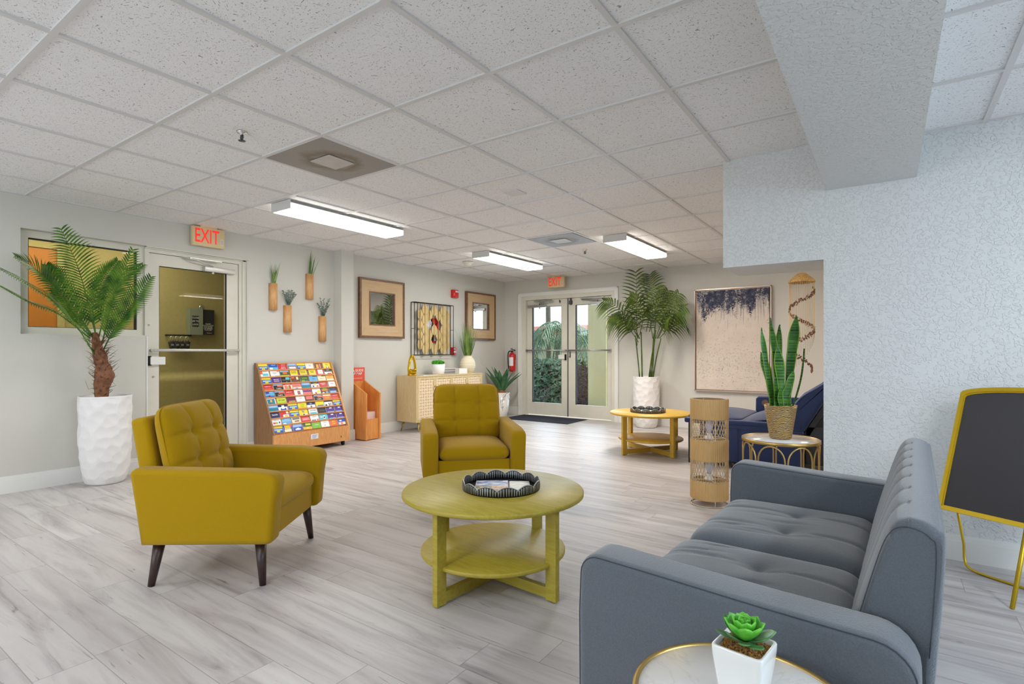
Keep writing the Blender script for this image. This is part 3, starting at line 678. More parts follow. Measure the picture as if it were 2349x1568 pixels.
def feather_palm(name, label, x, y, h, r, nfr, L, seed, lm='palm_outdoor', drop=.75, trunk='bark_grey'):
    R = random.Random(seed); t = thing(name, label, 'palm tree', (x, y, -.06))
    b = MB(); b.tube([(0, 0, 0), (R.uniform(-.05, .05), 0, h * .5), (0, 0, h)], [r * 1.15, r, r * .95], 12); b.build('trunk', trunk, t)
    b = MB()
    for k in range(nfr):
        a = 2 * PI * k / nfr + R.uniform(-.2, .2); el = R.uniform(.1, 1.1); dd = Vector((math.cos(a), math.sin(a), 0))
        P = spline([Vector((0, 0, h)), Vector((0, 0, h)) + dd * L * .35 + Z * L * .35 * el, Vector((0, 0, h)) + dd * L * .7 + Z * L * .25 * el - Z * .1 * L, Vector((0, 0, h)) + dd * L - Z * L * drop * R.uniform(.4, 1)], 7)
        b.tube(P, [.02] * len(P), 4)
        for j in range(2, len(P) - 1):
            for u in range(1):
                for s_ in (-1, 1):
                    tg = (P[j + 1] - P[j]).normalized(); sd = tg.cross(Z).normalized() * s_
                    b.blade(P[j].lerp(P[j + 1], u / 2), sd * .8 + tg * .6 - Z * .25, L * .26, .030, Z, .5, 3, .3)
    b.build('fronds', lm, t); return t
feather_palm('palm_tree', 'tall outdoor palm with a grey trunk seen through the left door leaf', -10.3, 17.2, 6.5, .085, 14, 2.2, 1)
feather_palm('palm_tree', 'short feathery palm behind the hedge with drooping fronds', -9.0, 15.6, 1.5, .10, 13, 1.7, 2)
feather_palm('palm_tree', 'multi-frond palm seen beside the yellow column through the right door leaf', -6.9, 12.6, 1.5, .07, 13, 1.3, 3)
t = thing('house', 'far house with red clay tile roof beyond the hedge', 'house', (-20.5, 30.5, 0))
b = MB(); b.bb(-3, 6, 0, 6, -.1, 1.98); b.build('wall', 'far_wall', t)
b = MB(); b.prism([(-.5, 1.93), (6.5, 1.93), (3, 2.95)], -3.4, 6.4, 'X'); b.build('roof', 'roof_tile', t)

# ================================================================== CEILING FITTINGS
def ceiling_light(name, label, x, y, z, L, Wd, warm, power, col, group=None):
    t = thing(name, label, 'ceiling light', (x, y, z), 0, group)
    b = MB(); b.bb(-.075, .075, -L / 2 + .01, L / 2 - .01, -.028, 0); b.bb(-Wd / 2, Wd / 2, -L / 2, -L / 2 + .008, -.078, -.004); b.bb(-Wd / 2, Wd / 2, L / 2 - .008, L / 2, -.078, -.004)
    b.bb(-Wd / 2 + .004, Wd / 2 - .004, -L / 2 + .008, L / 2 - .008, -.030, -.026); b.build('housing', 'grid_white', t)
    b = MB(); b.pad([(-Wd / 2 + .004, -.034), (-Wd / 2 + .004, -.066), (-Wd / 2 + .016, -.080), (Wd / 2 - .016, -.080), (Wd / 2 - .004, -.066), (Wd / 2 - .004, -.034)], -L / 2 + .009, L / 2 - .009, .002, 1)
    b.build('diffuser', 'lamp_diffuser_warm' if warm else 'lamp_diffuser', t)
    o = area('tube_light', (0, 0, -.086), (0, 0, 0), Wd - .03, L - .03, power, col); o.parent = t
    return t
ceiling_light('ceiling_light', 'long surface-mounted fluorescent light nearest the brochure rack wall', -4.145, 3.215, CEIL, 1.27, .27, 0, 21, (1.0, 0.98, 0.94))
ceiling_light('ceiling_light', 'fluorescent ceiling light beside the smoke detector at the far left', -4.165, 5.93, CEIL, 1.27, .27, 0, 24, (1.0, 0.99, 0.92))
ceiling_light('ceiling_light', 'fluorescent ceiling light above the tall leafy palm and mustard table', -2.385, 5.98, CEIL, 1.27, .27, 1, 40, (1.0, 0.90, 0.82))
ceiling_light('ceiling_light', 'fluorescent ceiling light out of view behind the left armchair', -4.145, -.3, CEIL, 1.27, .27, 0, 20, (0.97, 0.98, 1.0), 'ceiling lights out of view')
ceiling_light('ceiling_light', 'fluorescent ceiling light out of view between beam and seating', -1.6, -.9, CEIL, 1.27, .27, 0, 22, (0.97, 0.98, 1.0), 'ceiling lights out of view')
ceiling_light('ceiling_light', 'fluorescent ceiling light right of the dropped beam, out of view', 1.75, 1.6, CEIL2, 1.27, .27, 0, 34, (0.78, 0.90, 1.0))
ceiling_light('ceiling_light', 'warm ceiling light in the alcove behind the plaster partition', .6, 5.9, CEIL, 1.27, .27, 1, 32, (1.0, 0.82, 0.66))
def vent(label, x, y):
    t = thing('air_vent', label, 'air vent', (x, y, CEIL - .001)); h = .292
    b = MB(); b.box((0, 0, -.004), (2 * h, 2 * h, .006)); b.build('face_plate', 'vent_perforated', t)
    b = MB(); b.box((0, 0, -.0105), (.20, .20, .003), bev=.001); b.build('centre_plate', 'vent_plate', t)
    for sx in (-1, 1):
        for sy in (-1, 1): b = MB(); b.cyl((sx * .085, sy * .085, -.010), (sx * .085, sy * .085, -.004), .005, n=8); b.build('spacer', 'vent_plate', t)
gx = lambda i: TX0 + .6096 * i
gy = lambda j: TY0 + .6096 * j
vent('large dust-stained square ceiling vent nearest the camera', gx(-.5), gy(.5))
vent('smaller-looking grey ceiling vent between the two far fluorescent lights', -3.005, 5.29)
def sprinkler(label, x, y):
    t = thing('sprinkler', label, 'sprinkler', (x, y, CEIL))
    b = MB(); b.lathe([(.0, 0), (.030, 0), (.026, -.008), (.012, -.012), (.012, -.02), (0, -.02)], 20, cap0=False, cap1=False); b.build('escutcheon', 'chrome', t)
    b = MB(); b.cyl((0, 0, -.018), (0, 0, -.045), .006, n=8); b.tube([(-.012, 0, -.02), (-.016, 0, -.035), (0, 0, -.05)], .003, 6); b.tube([(.012, 0, -.02), (.016, 0, -.035), (0, 0, -.05)], .003, 6)
    b.lathe([(0, -.050), (.020, -.051), (.020, -.053), (0, -.054)], 12, cap0=False, cap1=False); b.build('deflector', 'steel_dark', t)
sprinkler('chrome fire sprinkler on the ceiling near the large vent', -3.019, 1.642)
sprinkler('small fire sprinkler on the ceiling between the far lights', -3.043, 5.943)
t = thing('smoke_detector', 'round cream smoke detector on the ceiling at the far left', 'smoke detector', (-4.80, 5.82, CEIL - .008))
b = MB(); b.lathe([(0, 0), (.075, 0), (.075, -.012), (.055, -.018), (0, -.018)], 28, cap0=False, cap1=False); b.build('base', 'detector_white', t)
b = MB(); b.lathe([(.05, -.018), (.052, -.036), (.035, -.052), (0, -.055)], 24, cap0=False, cap1=False); b.build('sensor_head', 'detector_white', t)
b = MB(); b.box((0, 0, -.004), (.14, .14, .008), bev=.003); o = b.build('ceiling_plate', 'grid_white'); o.location = (-2.407, 3.493, CEIL); tag(o, 'small blank white square plate on a ceiling tile', 'ceiling plate')
# exit signs
def exit_sign(label, loc, rz, w=.315, h=.19):
    t = thing('exit_sign', label, 'exit sign', loc, rz)
    b = MB(); b.box((0, 0, -h / 2), (w, .05, h), bev=.006); b.build('housing', 'exit_case', t)
    b = MB(); b.box((0, 0, .006), (w * .5, .04, .012)); b.build('mounting_bracket', 'exit_case', t)
    b = MB(); m_ = frame_mx((-.02, -.0262, -h / 2), (1, 0, 0), (0, 0, 1)); put_text(b, 'EXIT', m_, .195, 0, .60)
    m_ = frame_mx((-.02, -.0258, -h / 2), (1, 0, 0), (0, 0, 1))
    b.build('letters', 'exit_red', t)
    b = MB(); b.box((w * .40, -.0265, -h * .68), (.022, .003, .062)); b.i = 1; b.box((w * .40, -.0284, -h * .68), (.014, .002, .05)); b.build('test_label', ['label_white', 'vent_plate'], t)
exit_sign('red lettered exit sign above the single glazed door', (-5.615, 2.705, 2.351), PI / 2 - .0, .315, .19)
exit_sign('red lettered exit sign above the double glass doors', (-4.49, 7.74, 2.345), 0, .31, .175)
# ================================================================== WALL THINGS
WX = WL
def wall_vase(label, y, z0, z1, kind, seed):
    R = random.Random(seed); t = thing('wall_vase', label, 'wall vase', (WX, y, z0)); h = z1 - z0
    b = MB(); n = 12; w = .046
    prof = [(.0, -w)] + [(.055 * math.sin(PI * k / n) ** .6 + .0, -w * math.cos(PI * k / n)) for k in range(1, n)] + [(.0, w)]
    b.rings([[(x, y_, 0) for x, y_ in prof], [(x, y_, h) for x, y_ in prof]], smooth=True)
    b.build('wood_body', 'vase_wood', t)
    b = MB()
    if kind == 'grass':
        for k in range(14):
            b.blade((.03, R.uniform(-.02, .02), h - .02), (R.uniform(-.02, .18), R.uniform(-.28, .28), 1), R.uniform(.16, .30), .008, X, R.uniform(0, .15), 5, .2)
        b.build('grass', 'grass_green', t)
    elif kind == 'tall':
        for k, (dy, L, w_) in enumerate(((-.02, .32, .022), (-.005, .28, .014), (.10, .27, .010), (.06, .24, .012), (.16, .25, .006))):
            b.blade((.03, -.015 + .01 * k, h - .03), (R.uniform(0, .1), dy * 2, 1), L, w_, X, 0.02, 6, .3, side=.06)
        b.build('grass', 'palm_green', t)
    else:
        for k in range(6):
            dd = Vector((R.uniform(0, .3), (k - 2.5) * .20 + R.uniform(-.05, .05), 1)).normalized(); L = R.uniform(.14, .22)
            b.tube([(.03, 0, h - .03), Vector((.03, 0, h)) + dd * L], .0015, 4)
            for j in range(12):
                c = Vector((.03, 0, h)) + dd * L * (j + 1) / 12
                for s_ in range(3): b.blade(c, (R.uniform(-.8, 1), R.uniform(-1, 1), R.uniform(0, .7)), .020, .011, X, 0, 2, .1)
        b.build('eucalyptus_sprigs', 'eucalyptus', t)
wall_vase('narrow wooden wall vase of short grass, hung furthest left', 3.423, 1.575, 1.872, 'grass', 1)
wall_vase('narrow wooden wall vase holding tall grass blades, hung highest', 3.887, 1.732, 2.030, 'tall', 2)
wall_vase('wooden wall vase of grey eucalyptus beside the short grass vase', 3.600, 1.332, 1.638, 'euc', 3)
wall_vase('wooden wall vase of grey eucalyptus nearest the boxed-out pilaster', 4.065, 1.235, 1.538, 'euc', 4)
def mirror(label, y, z):
    t = thing('wall_mirror', label, 'mirror', (WX, y, z)); H = .395; I = .225
    def ringbars(x0, x1, o, i, nm, m_):
        b = MB()
        b.bb(x0, x1, -o, o, i, o); b.bb(x0, x1, -o, o, -o, -i); b.bb(x0, x1, -o, -i, -i, i); b.bb(x0, x1, i, o, -i, i); return b.build(nm, m_, t)
    ringbars(0, .045, H, H - .028, 'outer_frame', 'walnut_trim')
    for nm, m_, S in (('panel', 'bamboo_slats', ((1, 1), (1, -1))), ('panel', 'bamboo_slats_upright', ((0, 1), (0, -1)))):
        for hv, sg in S:
            b = MB(); o, i = H - .028, I
            q4 = [(-o, o), (o, o), (i, i), (-i, i)] if hv else [(o, -o), (o, o), (i, i), (i, -i)]
            q4 = [(a, c * sg) for a, c in q4] if hv else [(a * sg, c) for a, c in q4]
            F = [b.v((.036 if k < 2 else .026, a, c)) for k, (a, c) in enumerate(q4)]; Bk = [b.v((.004, a, c)) for a, c in q4]
            b.f(F); b.f(Bk[::-1])
            for k in range(4): b.f((F[k], Bk[k], Bk[(k + 1) % 4], F[(k + 1) % 4]))
            bmesh.ops.recalc_face_normals(b.b, faces=b.b.faces)
            b.build('panel', m_, t)
    ringbars(.004, .034, I, I - .016, 'inner_frame', 'walnut_trim')
    b = MB(); b.bb(.006, .012, -I + .014, I - .014, -I + .014, I - .014); b.build('mirror_glass', 'mirror_glass', t)
mirror('square mirror in wide bamboo frame left of the leaf wall art', 5.006, 1.687)
mirror('square mirror in wide bamboo frame nearest the back corner', 7.172, 1.702)
# leaf wall art
t = thing('leaf_wall_art', 'black wire frame wall art hung with gold metal leaves', 'wall art', (WX, 5.985, 1.445)); R = random.Random(8)
b = MB(); w_, h_ = .425, .382
for x in (.012, .075):
    P = [(x, -w_, -h_), (x, w_, -h_), (x, w_, h_), (x, -w_, h_)]
    for k in range(4): b.tube([P[k], P[(k + 1) % 4]], .005, 6)
for y in (-w_, w_):
    for z in (-h_, 0, h_): b.tube([(.012, y, z), (.075, y, z)], .004, 6)
for y in (-.355, .36): b.tube([(.07, y, -h_), (.07, y, h_)], .004, 6)
b.build('wire_frame', 'black_metal', t)
ys = [-.29 + .098 * k for k in range(7)]
for k, y in enumerate(ys):
    b = MB(); b.tube([(.058, y, -h_), (.058, y, h_)], .0045, 6); b.build('rod', 'gold_rod', t)
    for j in range(5 if k % 2 else 4):
        z = h_ - .098 - j * .146 - (.0 if k % 2 else .073)
        if abs(y) < .17 and abs(z) < .19 and R.random() < .55: continue
        b = MB(); L = .172; sgn = 1
        def fn(u, v, y=y, z=z, L=L):
            a = (u - .5); ww = .064 * math.sin(PI * min(.98, max(.02, v))) ** .75
            return (.046 + .006 * (k % 2) + .008 * abs(a) * 2 + .006 * math.sin(v * PI), y + a * 2 * ww, z + (v - .5) * L)
        b.grid(fn, 5, 9); b.build('leaf', 'gold_leaf', t)
# small picture behind the leaves
t2 = thing('picture', 'small red and black framed picture showing between the gold leaves', 'picture', (WX, 5.985, 1.43))
b = MB(); b.bb(.0, .010, -.175, .165, -.185, .185); b.build('backing', 'red_strobe', t2)
b = MB(); b.i = 0; b.bb(.010, .012, -.15, .0, .0, .16); b.bb(.010, .012, -.04, .12, -.16, -.05); b.i = 1; b.tube([(.016, .02, -.16), (.016, .03, 0), (.016, -.01, .17)], .014, 8); b.tube([(.016, .11, .12), (.016, .05, .02), (.016, .0, -.15)], .012, 8)
b.i = 2; b.bb(.010, .013, -.13, -.03, -.15, -.03); b.i = 3; b.tube([(.018, -.02, .08), (.018, -.02, .13)], .012, 8); b.build('motif', ['label_white', 'ink_black', 'yellow_gold', 'bulb_glass'], t2)
# fire alarm strobe, pull station, extinguisher
t = thing('fire_alarm_strobe', 'red fire alarm strobe on the wall above the console', 'fire alarm', (WX, 6.497, 2.025))
b = MB(); b.box((.028, 0, 0), (.056, .13, .125), bev=.006); b.build('housing', 'red_strobe', t)
b = MB(); b.box((.058, .02, .035), (.012, .075, .028), bev=.004); b.build('strobe_lens', 'bulb_glass', t)
b = MB(); put_text(b, 'FIRE', frame_mx((.0575, -.045, -.01), (0, 0, -1), (0, 1, 0)), .022, 0); b.build('lettering', 'label_white', t)
t = thing('fire_alarm_pull', 'red fire alarm pull station behind the leaf art corner', 'fire alarm pull', (WX, 6.475, 1.115))
b = MB(); b.box((.022, 0, 0), (.044, .085, .125), bev=.005); b.build('housing', 'red_enamel', t)
b = MB(); b.box((.05, 0, -.01), (.014, .06, .022), bev=.003); b.build('pull_bar', 'label_white', t)
b = MB(); put_text(b, 'FIRE', frame_mx((.0448, 0, .035), (0, 1, 0), (0, 0, 1)), .026, 0); b.build('lettering', 'label_white', t)
t = thing('fire_extinguisher', 'red fire extinguisher hung beside the double doors', 'fire extinguisher', (-5.435, WB - .085, .76))
b = MB(); b.lathe([(0, 0), (.045, 0), (.056, .012), (.057, .03), (.057, .27), (.048, .305), (.026, .325), (.02, .34), (0, .34)], 28, cap0=False, cap1=False); b.build('cylinder', 'red_enamel', t)
b = MB(); n = 10; A = [math.radians(-135 + 100 * k / n) for k in range(n + 1)]
b.grid(lambda u, v: (.0578 * math.cos(A[round(u * n)]), .0578 * math.sin(A[round(u * n)]), .10 + .15 * v), n + 1, 2); b.build('label', 'label_white', t)
b = MB(); b.cyl((0, 0, .335), (0, 0, .37), .018, n=10); b.box((.02, 0, .385), (.10, .02, .012), rot=Euler((0, .25, 0))); b.box((.02, 0, .365), (.085, .018, .010)); b.tube([(0, 0, .38), (.0, 0, .42)], .003, 6); b.cyl((0, -.01, .355), (0, -.028, .355), .012, n=10); b.build('valve_handle', 'ink_black', t)
b = MB(); b.tube(spline([(-.01, 0, .36), (-.05, -.02, .355), (-.075, -.02, .30), (-.072, -.02, .18), (-.066, -.015, .06), (-.066, -.015, .03)], 5), .009, 8); b.build('hose', 'rubber_black', t)
b = MB(); b.bb(-.02, .02, .045, .083, .2, .3); b.build('wall_bracket', 'steel_dark', t)
# abstract painting
t = thing('abstract_painting', 'large abstract canvas with navy patches dripping over white', 'painting', (-1.765, WB, 1.27))
b = MB(); b.bb(-.478, .478, -.040, -.006, -.695, .700); b.build('canvas', 'abstract_canvas', t)
b = MB(); w_, h0, h1 = .505, -.72, .725
for (a0, a1, c0, c1) in ((-w_, -w_ + .012, h0, h1), (w_ - .012, w_, h0, h1), (-w_, w_, h1 - .012, h1), (-w_, w_, h0, h0 + .012)): b.bb(a0, a1, -.052, -.002, c0, c1)
b.bb(-w_, w_, -.006, -.002, h0, h1); b.build('frame', 'champagne_frame', t)
# wall things in the vestibule
t = thing('key_box', 'grey steel key box with printed notices behind the glazed door', 'key box', (-7.0, 3.27, 1.475))
b = MB(); b.bb(0, .09, -.15, .0, -.16, .16); b.build('box', 'grey_steel_box', t)
b = MB(); b.bb(0, .06, .0, .15, -.155, .155); b.build('open_lid', 'black_box', t)
b = MB(); b.bb(.0905, .093, -.125, -.05, -.06, .07); b.i = 1
for k, s_ in enumerate(('CLOSE', 'LID TO', 'LOCK')): put_text(b, s_, frame_mx((.0935, -.0875, .045 - .04 * k), (0, 1, 0), (0, 0, 1)), .026, 1)
b.build('sticker', ['ink_black', 'label_white'], t)
b = MB(); put_text(b, 'PLEASE\nRELOCK LOCK\nBOX AFTER\nOBTAINING\nYOUR KEY', frame_mx((.0605, .075, -.06), (0, 1, 0), (0, 0, 1)), .020, 0); put_text(b, 'Thank You', frame_mx((.0605, .09, -.135), (0, 1, 0), (0, 0, 1)), .014, 0); b.build('notice', 'label_white', t)
b = MB(); b.tube([(.05, -.02, .16), (.05, -.015, .20), (.05, .02, .20), (.05, .03, .16)], .012, 8); b.build('padlock', 'chrome', t)
t = thing('rail', 'short black wall rail holding the padlocked key boxes', 'rail', (-7.0, 3.02, 1.275))
b = MB(); b.tube([(.0, -.13, .03), (.05, -.13, .03), (.05, .13, .03), (.0, .13, .03)], .010, 8); b.build('bar', 'black_metal', t)
for k, y in enumerate((2.93, 2.985, 3.04, 3.10)):
    t = thing('lock_box', '%s of four dark lock boxes hanging from the vestibule rail' % ('leftmost', 'second from the left', 'third from the left', 'rightmost')[k], 'lock box', (-6.95 + .012, y, 1.21), 0, 'lock boxes on the vestibule rail')
    b = MB(); b.box((0, 0, -.02), (.035, .055, .085), rot=Euler((random.Random(k).uniform(-.3, .3), 0, 0)), bev=.006); b.build('body', 'black_box', t)
    b = MB(); b.tube([(0, -.016, .02), (0, -.016, .07), (0, 0, .088), (0, .016, .07), (0, .016, .02)], .004, 6); b.build('shackle', 'chrome', t)
    b = MB(); b.box((.019, 0, -.02), (.002, .03, .02)); b.build('dial_plate', 'aluminium', t)
# ================================================================== CONSOLE AND ITS THINGS
t = thing('console_cabinet', 'pale oak console cabinet with four woven-front doors', 'cabinet', (-5.255, 6.0, 0))
y0, y1, zb, zt, dp = -.73, .73, .14, .775, -.375
b = MB(); b.bb(dp, 0, y0, y1, zt - .018, zt); b.bb(dp, 0, y0, y1, zb, zb + .018); b.bb(dp, 0, y0, y0 + .018, zb + .018, zt - .018); b.bb(dp, 0, y1 - .018, y1, zb + .018, zt - .018); b.bb(dp, dp + .012, y0 + .018, y1 - .018, zb + .018, zt - .018); b.bb(-.25, -.02, -.009, .009, zb + .018, zt - .018)
b.build('carcass', 'light_oak', t)
dw = (1.46 - .036 - .012) / 4
proto = None
def cab_door(par, yc):
    h = zt - zb - .044; zc = (zt + zb) / 2
    e = bpy.data.objects.new('door', None); COL.objects.link(e); e.parent = par; e.location = (-.012, yc, zc)
    return e
for k in range(4):
    yc = y0 + .018 + .003 + dw / 2 + k * (dw + .002); zc = (zt + zb) / 2; H = (zt - zb - .044) / 2; Wd = dw / 2
    b = MB(); fr = .030
    b.bb(-.016, 0, yc - Wd, yc - Wd + fr, zc - H, zc + H); b.bb(-.016, 0, yc + Wd - fr, yc + Wd, zc - H, zc + H); b.bb(-.016, 0, yc - Wd + fr, yc + Wd - fr, zc + H - fr, zc + H); b.bb(-.016, 0, yc - Wd + fr, yc + Wd - fr, zc - H, zc - H + fr)
    dr = b.build('door', 'light_oak', t)
    b = MB(); b.i = 1; b.bb(-.014, -.012, yc - Wd + fr, yc + Wd - fr, zc - H + fr, zc + H - fr); b.i = 0
    nx, nz = 6, 13; cw, chh = (2 * Wd - 2 * fr) / nx, (2 * H - 2 * fr) / nz
    for i in range(nx):
        for j in range(nz):
            ya = yc - Wd + fr + (i + .5) * cw; za = zc - H + fr + (j + .5) * chh
            ph = (i + 2 * j) % 4 if False else (i + j) % 2
            if ph: b.box((-.008, ya, za), (.007, cw * 1.12, chh * .80), bev=.002, seg=1)
            else: b.box((-.009, ya, za), (.006, cw * .80, chh * 1.12), bev=.002, seg=1)
    b.build('woven_panel', ['rattan_strip2', 'palm_trunk'] if 'rattan_strip2' in MATS else [mat('rattan_strip2', (226, 204, 170), .6), 'palm_trunk'], dr)
    s_ = 1 if k % 2 == 0 else -1
    b = MB(); b.lathe([(0, 0), (.012, .002), (.010, .012), (.004, .016), (0, .016)], 12, cap0=False, cap1=False)
    o = b.build('knob', 'brushed_gold', dr); o.rotation_euler = (0, PI / 2, 0); o.location = (0, yc + s_ * (Wd - .015), .62)
for sx in (0, 1):
    for sy in (-1, 1):
        b = MB(); xa, xb = (-.05, -.025) if sx else (-.32, -.345); ya, yb = sy * .64, sy * (.68 if not sx else .655)
        b.cyl((xa, ya, zb), (xb, yb, 0), .016, .008, 12); b.build('leg', 'brushed_gold', t)
CT = .775
t = thing('loop_sculpture', 'shiny gold pointed loop sculpture standing on the console', 'sculpture', (-5.44, 5.375, CT))
P = spline([(0, -.055, .012), (0, -.062, .10), (0, -.045, .20), (0, -.012, .275), (0, .012, .275), (0, .045, .20), (0, .062, .10), (0, .055, .012)], 5)
b = MB(); b.tube(P, .012, 10, squash=(1, 1.9)); b.build('loop', 'shiny_gold', t)
b = MB(); b.grid(lambda u, v: (.026 * math.cos(u * 2 * PI) * (1 - .12 * math.sin(v * PI)), -.058 + .116 * (u * 0 + v), .055 + .045 * math.sin(u * 2 * PI) * (1 - .2 * math.sin(v * PI))), 20, 8, cu=True); b.build('cross_band', 'shiny_gold', t)
b = MB(); b.box((0, 0, .010), (.05, .13, .02), bev=.006); b.build('base', 'shiny_gold', t)
t = thing('small_planter', 'small white pot of leafy succulent on the console', 'potted plant', (-5.43, 5.90, CT))
b = MB(); b.lathe([(0, 0), (.078, 0), (.088, .01), (.100, .148), (.094, .150), (.090, .135), (0, .130)], 36, cap0=False, cap1=False); b.build('pot', 'matt_white', t)
b = MB(); R = random.Random(12)
for k in range(26):
    a = R.uniform(0, 2 * PI); r = R.uniform(0, .07); c = (r * math.cos(a), r * math.sin(a), .132)
    for j in range(9): b.blade(Vector(c) + Vector((0, 0, R.uniform(0, .05))), (math.cos(a) * R.uniform(-.3, 1.1), math.sin(a) * R.uniform(-.3, 1.1), R.uniform(.2, 1)), R.uniform(.03, .05), .018, X, 0, 2, .3)
b.build('foliage', 'succulent_green', t)
def book(label, cx, cy, z, w, l, h, m_, rz=0, grp=None):
    t = thing('book', label, 'book', (cx, cy, z), rz, grp)
    b = MB(); b.box((0, 0, .0015), (w, l, .003)); b.box((0, 0, h - .0015), (w, l, .003)); b.box((w / 2 - .0015, 0, h / 2), (.003, l, h - .006)); b.build('cover', m_, t)
    b = MB(); b.box((-.004, 0, h / 2), (w - .014, l - .010, h - .006)); b.build('pages', 'paper', t)
for k, (c, nm) in enumerate((((150, 156, 176), 'grey-blue'), ((126, 120, 118), 'dark taupe'), ((178, 170, 160), 'beige'), ((122, 130, 146), 'slate'), ((196, 190, 184), 'pale grey'))):
    book('%s book in the stack behind the small white planter' % nm, -5.50, 6.14, CT + .018 * k, .18, .27, .0178, mat('book%d' % k, c, .5))
for k in range(3):
    book('white book, %s of three stacked beside the ribbed vase' % ('bottom', 'middle', 'top')[k], -5.40, 6.345, CT + .026 * k, .15, .19, .0258, 'matt_white')
o = MB(); o.box((0, 0, .003), (.20, .30, .006)); o.i = 1; o.box((0, .04, .0065), (.17, .18, .001)); o = o.build('magazine', ['paper', 'navy_velvet']); o.location = (-5.41, 5.62, CT); tag(o, 'thin magazine lying flat between the gold sculpture and planter', 'magazine')
t = thing('ribbed_vase', 'cream horizontally ribbed vase of long green grass on the console', 'vase', (-5.43, 6.575, CT))
b = MB(); prof = []
for k in range(81):
    u = k / 80; z = .272 * u
    r = .072 + .052 * math.sin(PI * min(1, u * 1.12)) ** .8 if u < .88 else .072
    if u >= .84: r = .0725 + .010 * ((u - .88) / .12 if u > .88 else 0) ** 2
    r = .080 + .048 * math.sin(PI * u / .92) if u < .86 else .0835 - .012 * math.sin(PI * (u - .86) / .14)
    r += .0022 * math.sin(u * 11 * 2 * PI)
    prof.append((r, z))
b.lathe([(0, 0)] + prof + [(.066, .270), (.060, .20), (0, .20)], 40, cap0=False, cap1=False); b.build('vase_body', 'cream_ceramic', t)
b = MB(); R = random.Random(3)
for k in range(110):
    a = R.uniform(0, 2 * PI); sp = R.uniform(0, .42) ** 1.0; dd = Vector((math.cos(a) * sp * .7, math.sin(a) * sp, 1))
    b.blade((.035 * math.cos(a), .035 * math.sin(a), .20), dd, R.uniform(.38, .68), .009, Vector((math.sin(a), math.cos(a), .1)), R.uniform(-.02, .12), 5, .2)
for dd in ((.1, .8, .55), (.1, .9, .3), (0.1, -.8, .5)): b.blade((0, 0, .25), dd, .42, .004, Z, .8, 8, .2)
b.build('grass', 'grass_green', t)
# agave in marbled pot
t = thing('agave_plant', 'spiky agave in a grey-streaked white pot in the far corner', 'potted plant', (-5.34, 7.36, 0))
b = MB(); b.lathe([(0, 0), (.105, 0), (.112, .01), (.150, .425), (.142, .425), (.135, .40), (0, .40)], 40, cap0=False, cap1=False); b.build('pot', 'streaked_ceramic', t)
b = MB(); b.lathe([(.07, .40), (.075, .45), (.05, .48), (0, .48)], 14, cap0=False, cap1=False); b.build('stem', 'palm_trunk', t)
R = random.Random(6)
def agave_leaf(b, a, el, L, w):
    o_ = Vector((math.cos(a), math.sin(a), 0)); sd = Vector((-math.sin(a), math.cos(a), 0)); rings = []; p = Vector((0, 0, .44)) + o_ * .04; n = 12; ang = el
    for k in range(n + 1):
        tt = k / n; ww = w * (.55 + 1.1 * tt if tt < .42 else 1.02 * (1 - ((tt - .42) / .58) ** 1.7)) + .001; th = .012 * (1 - tt * .85)
        dr = o_ * math.cos(ang) + Z * math.sin(ang); up = sd.cross(dr) * -1
        rings.append([p + sd * ww * math.cos(q_) + up * (th * math.sin(q_) + .25 * ww * math.cos(q_) ** 2) for q_ in [2 * PI * j / 10 for j in range(10)]])
        p = p + dr * L / n; ang += (-.035 if tt < .6 else .01)
    b.rings(rings)
b = MB()
for k in range(13):
    tier = k / 12; agave_leaf(b, k * 2.4, .85 + .6 * tier, (.46 if k < 8 else .42) * R.uniform(.9, 1.1), .050)
b.build('leaves', 'agave_green', t)
# ------------------------------------------------------------------ brochure rack
RX0, RY0, RY1 = -5.635, 3.20, 4.165
t = thing('brochure_rack', 'sloping oak brochure rack packed with ten rows of leaflets', 'brochure rack', (RX0, RY0, 0))
side = [(0, .055), (.375, .055), (.375, .235), (.035, .985), (0, .985)]
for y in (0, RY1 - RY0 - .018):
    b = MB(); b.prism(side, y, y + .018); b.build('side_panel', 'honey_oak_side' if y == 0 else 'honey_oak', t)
Wr = RY1 - RY0 - .036
b = MB(); b.i = 0; b.prism([(0, .985), (.006, .985), (.336, .24), (.336, .075), (.322, .075), (.322, .238), (0, .962)], .018, .018 + Wr); b.bb(.0, .03, .018, .018 + Wr, .972, .985); b.bb(0, .355, .018, .018 + Wr, .06, .075); b.bb(.336, .355, .018, .018 + Wr, .215, .228); b.build('back_panel', 'honey_oak', t)
b = MB(); b.bb(.355, .378, -.002, RY1 - RY0 + .002, .058, .232); b.build('front_panel', 'honey_oak', t)
b = MB(); b.bb(.378, .380, .44, .535, .135, .19); b.i = 1
for k in range(3): b.bb(.380, .3805, .455, .50 + .01 * k, .145 + .014 * k, .150 + .014 * k)
b.build('label_card', ['label_white', mat('ink_blue', (70, 120, 190), .6)], t)
b = MB(); b.bb(.378, .379, .84, .848, .10, .125); b.build('stain', 'ink_black', t)
sl = Vector((-.33, 0, .745)).normalized(); nr = Vector((.745, 0, .33)).normalized(); bp0 = Vector((.337, 0, .238)); pitch = .0795
for k in range(1, 10):
    c = bp0 + sl * (k * pitch) + nr * .022; b = MB()
    b.prism([(c.x - .002, c.z - .001), (c.x + .004, c.z - .001), (c.x + .004, c.z + .011), (c.x - .002, c.z + .011)], .018, .018 + Wr)
    c2 = bp0 + sl * (k * pitch); b.prism([(c2.x - .006, c2.z - .002), (c.x + .002, c.z - .002), (c.x + .002, c.z + .001), (c2.x - .006, c2.z + .001)], .018, .018 + Wr)
    b.build('shelf_lip', 'honey_oak', t)
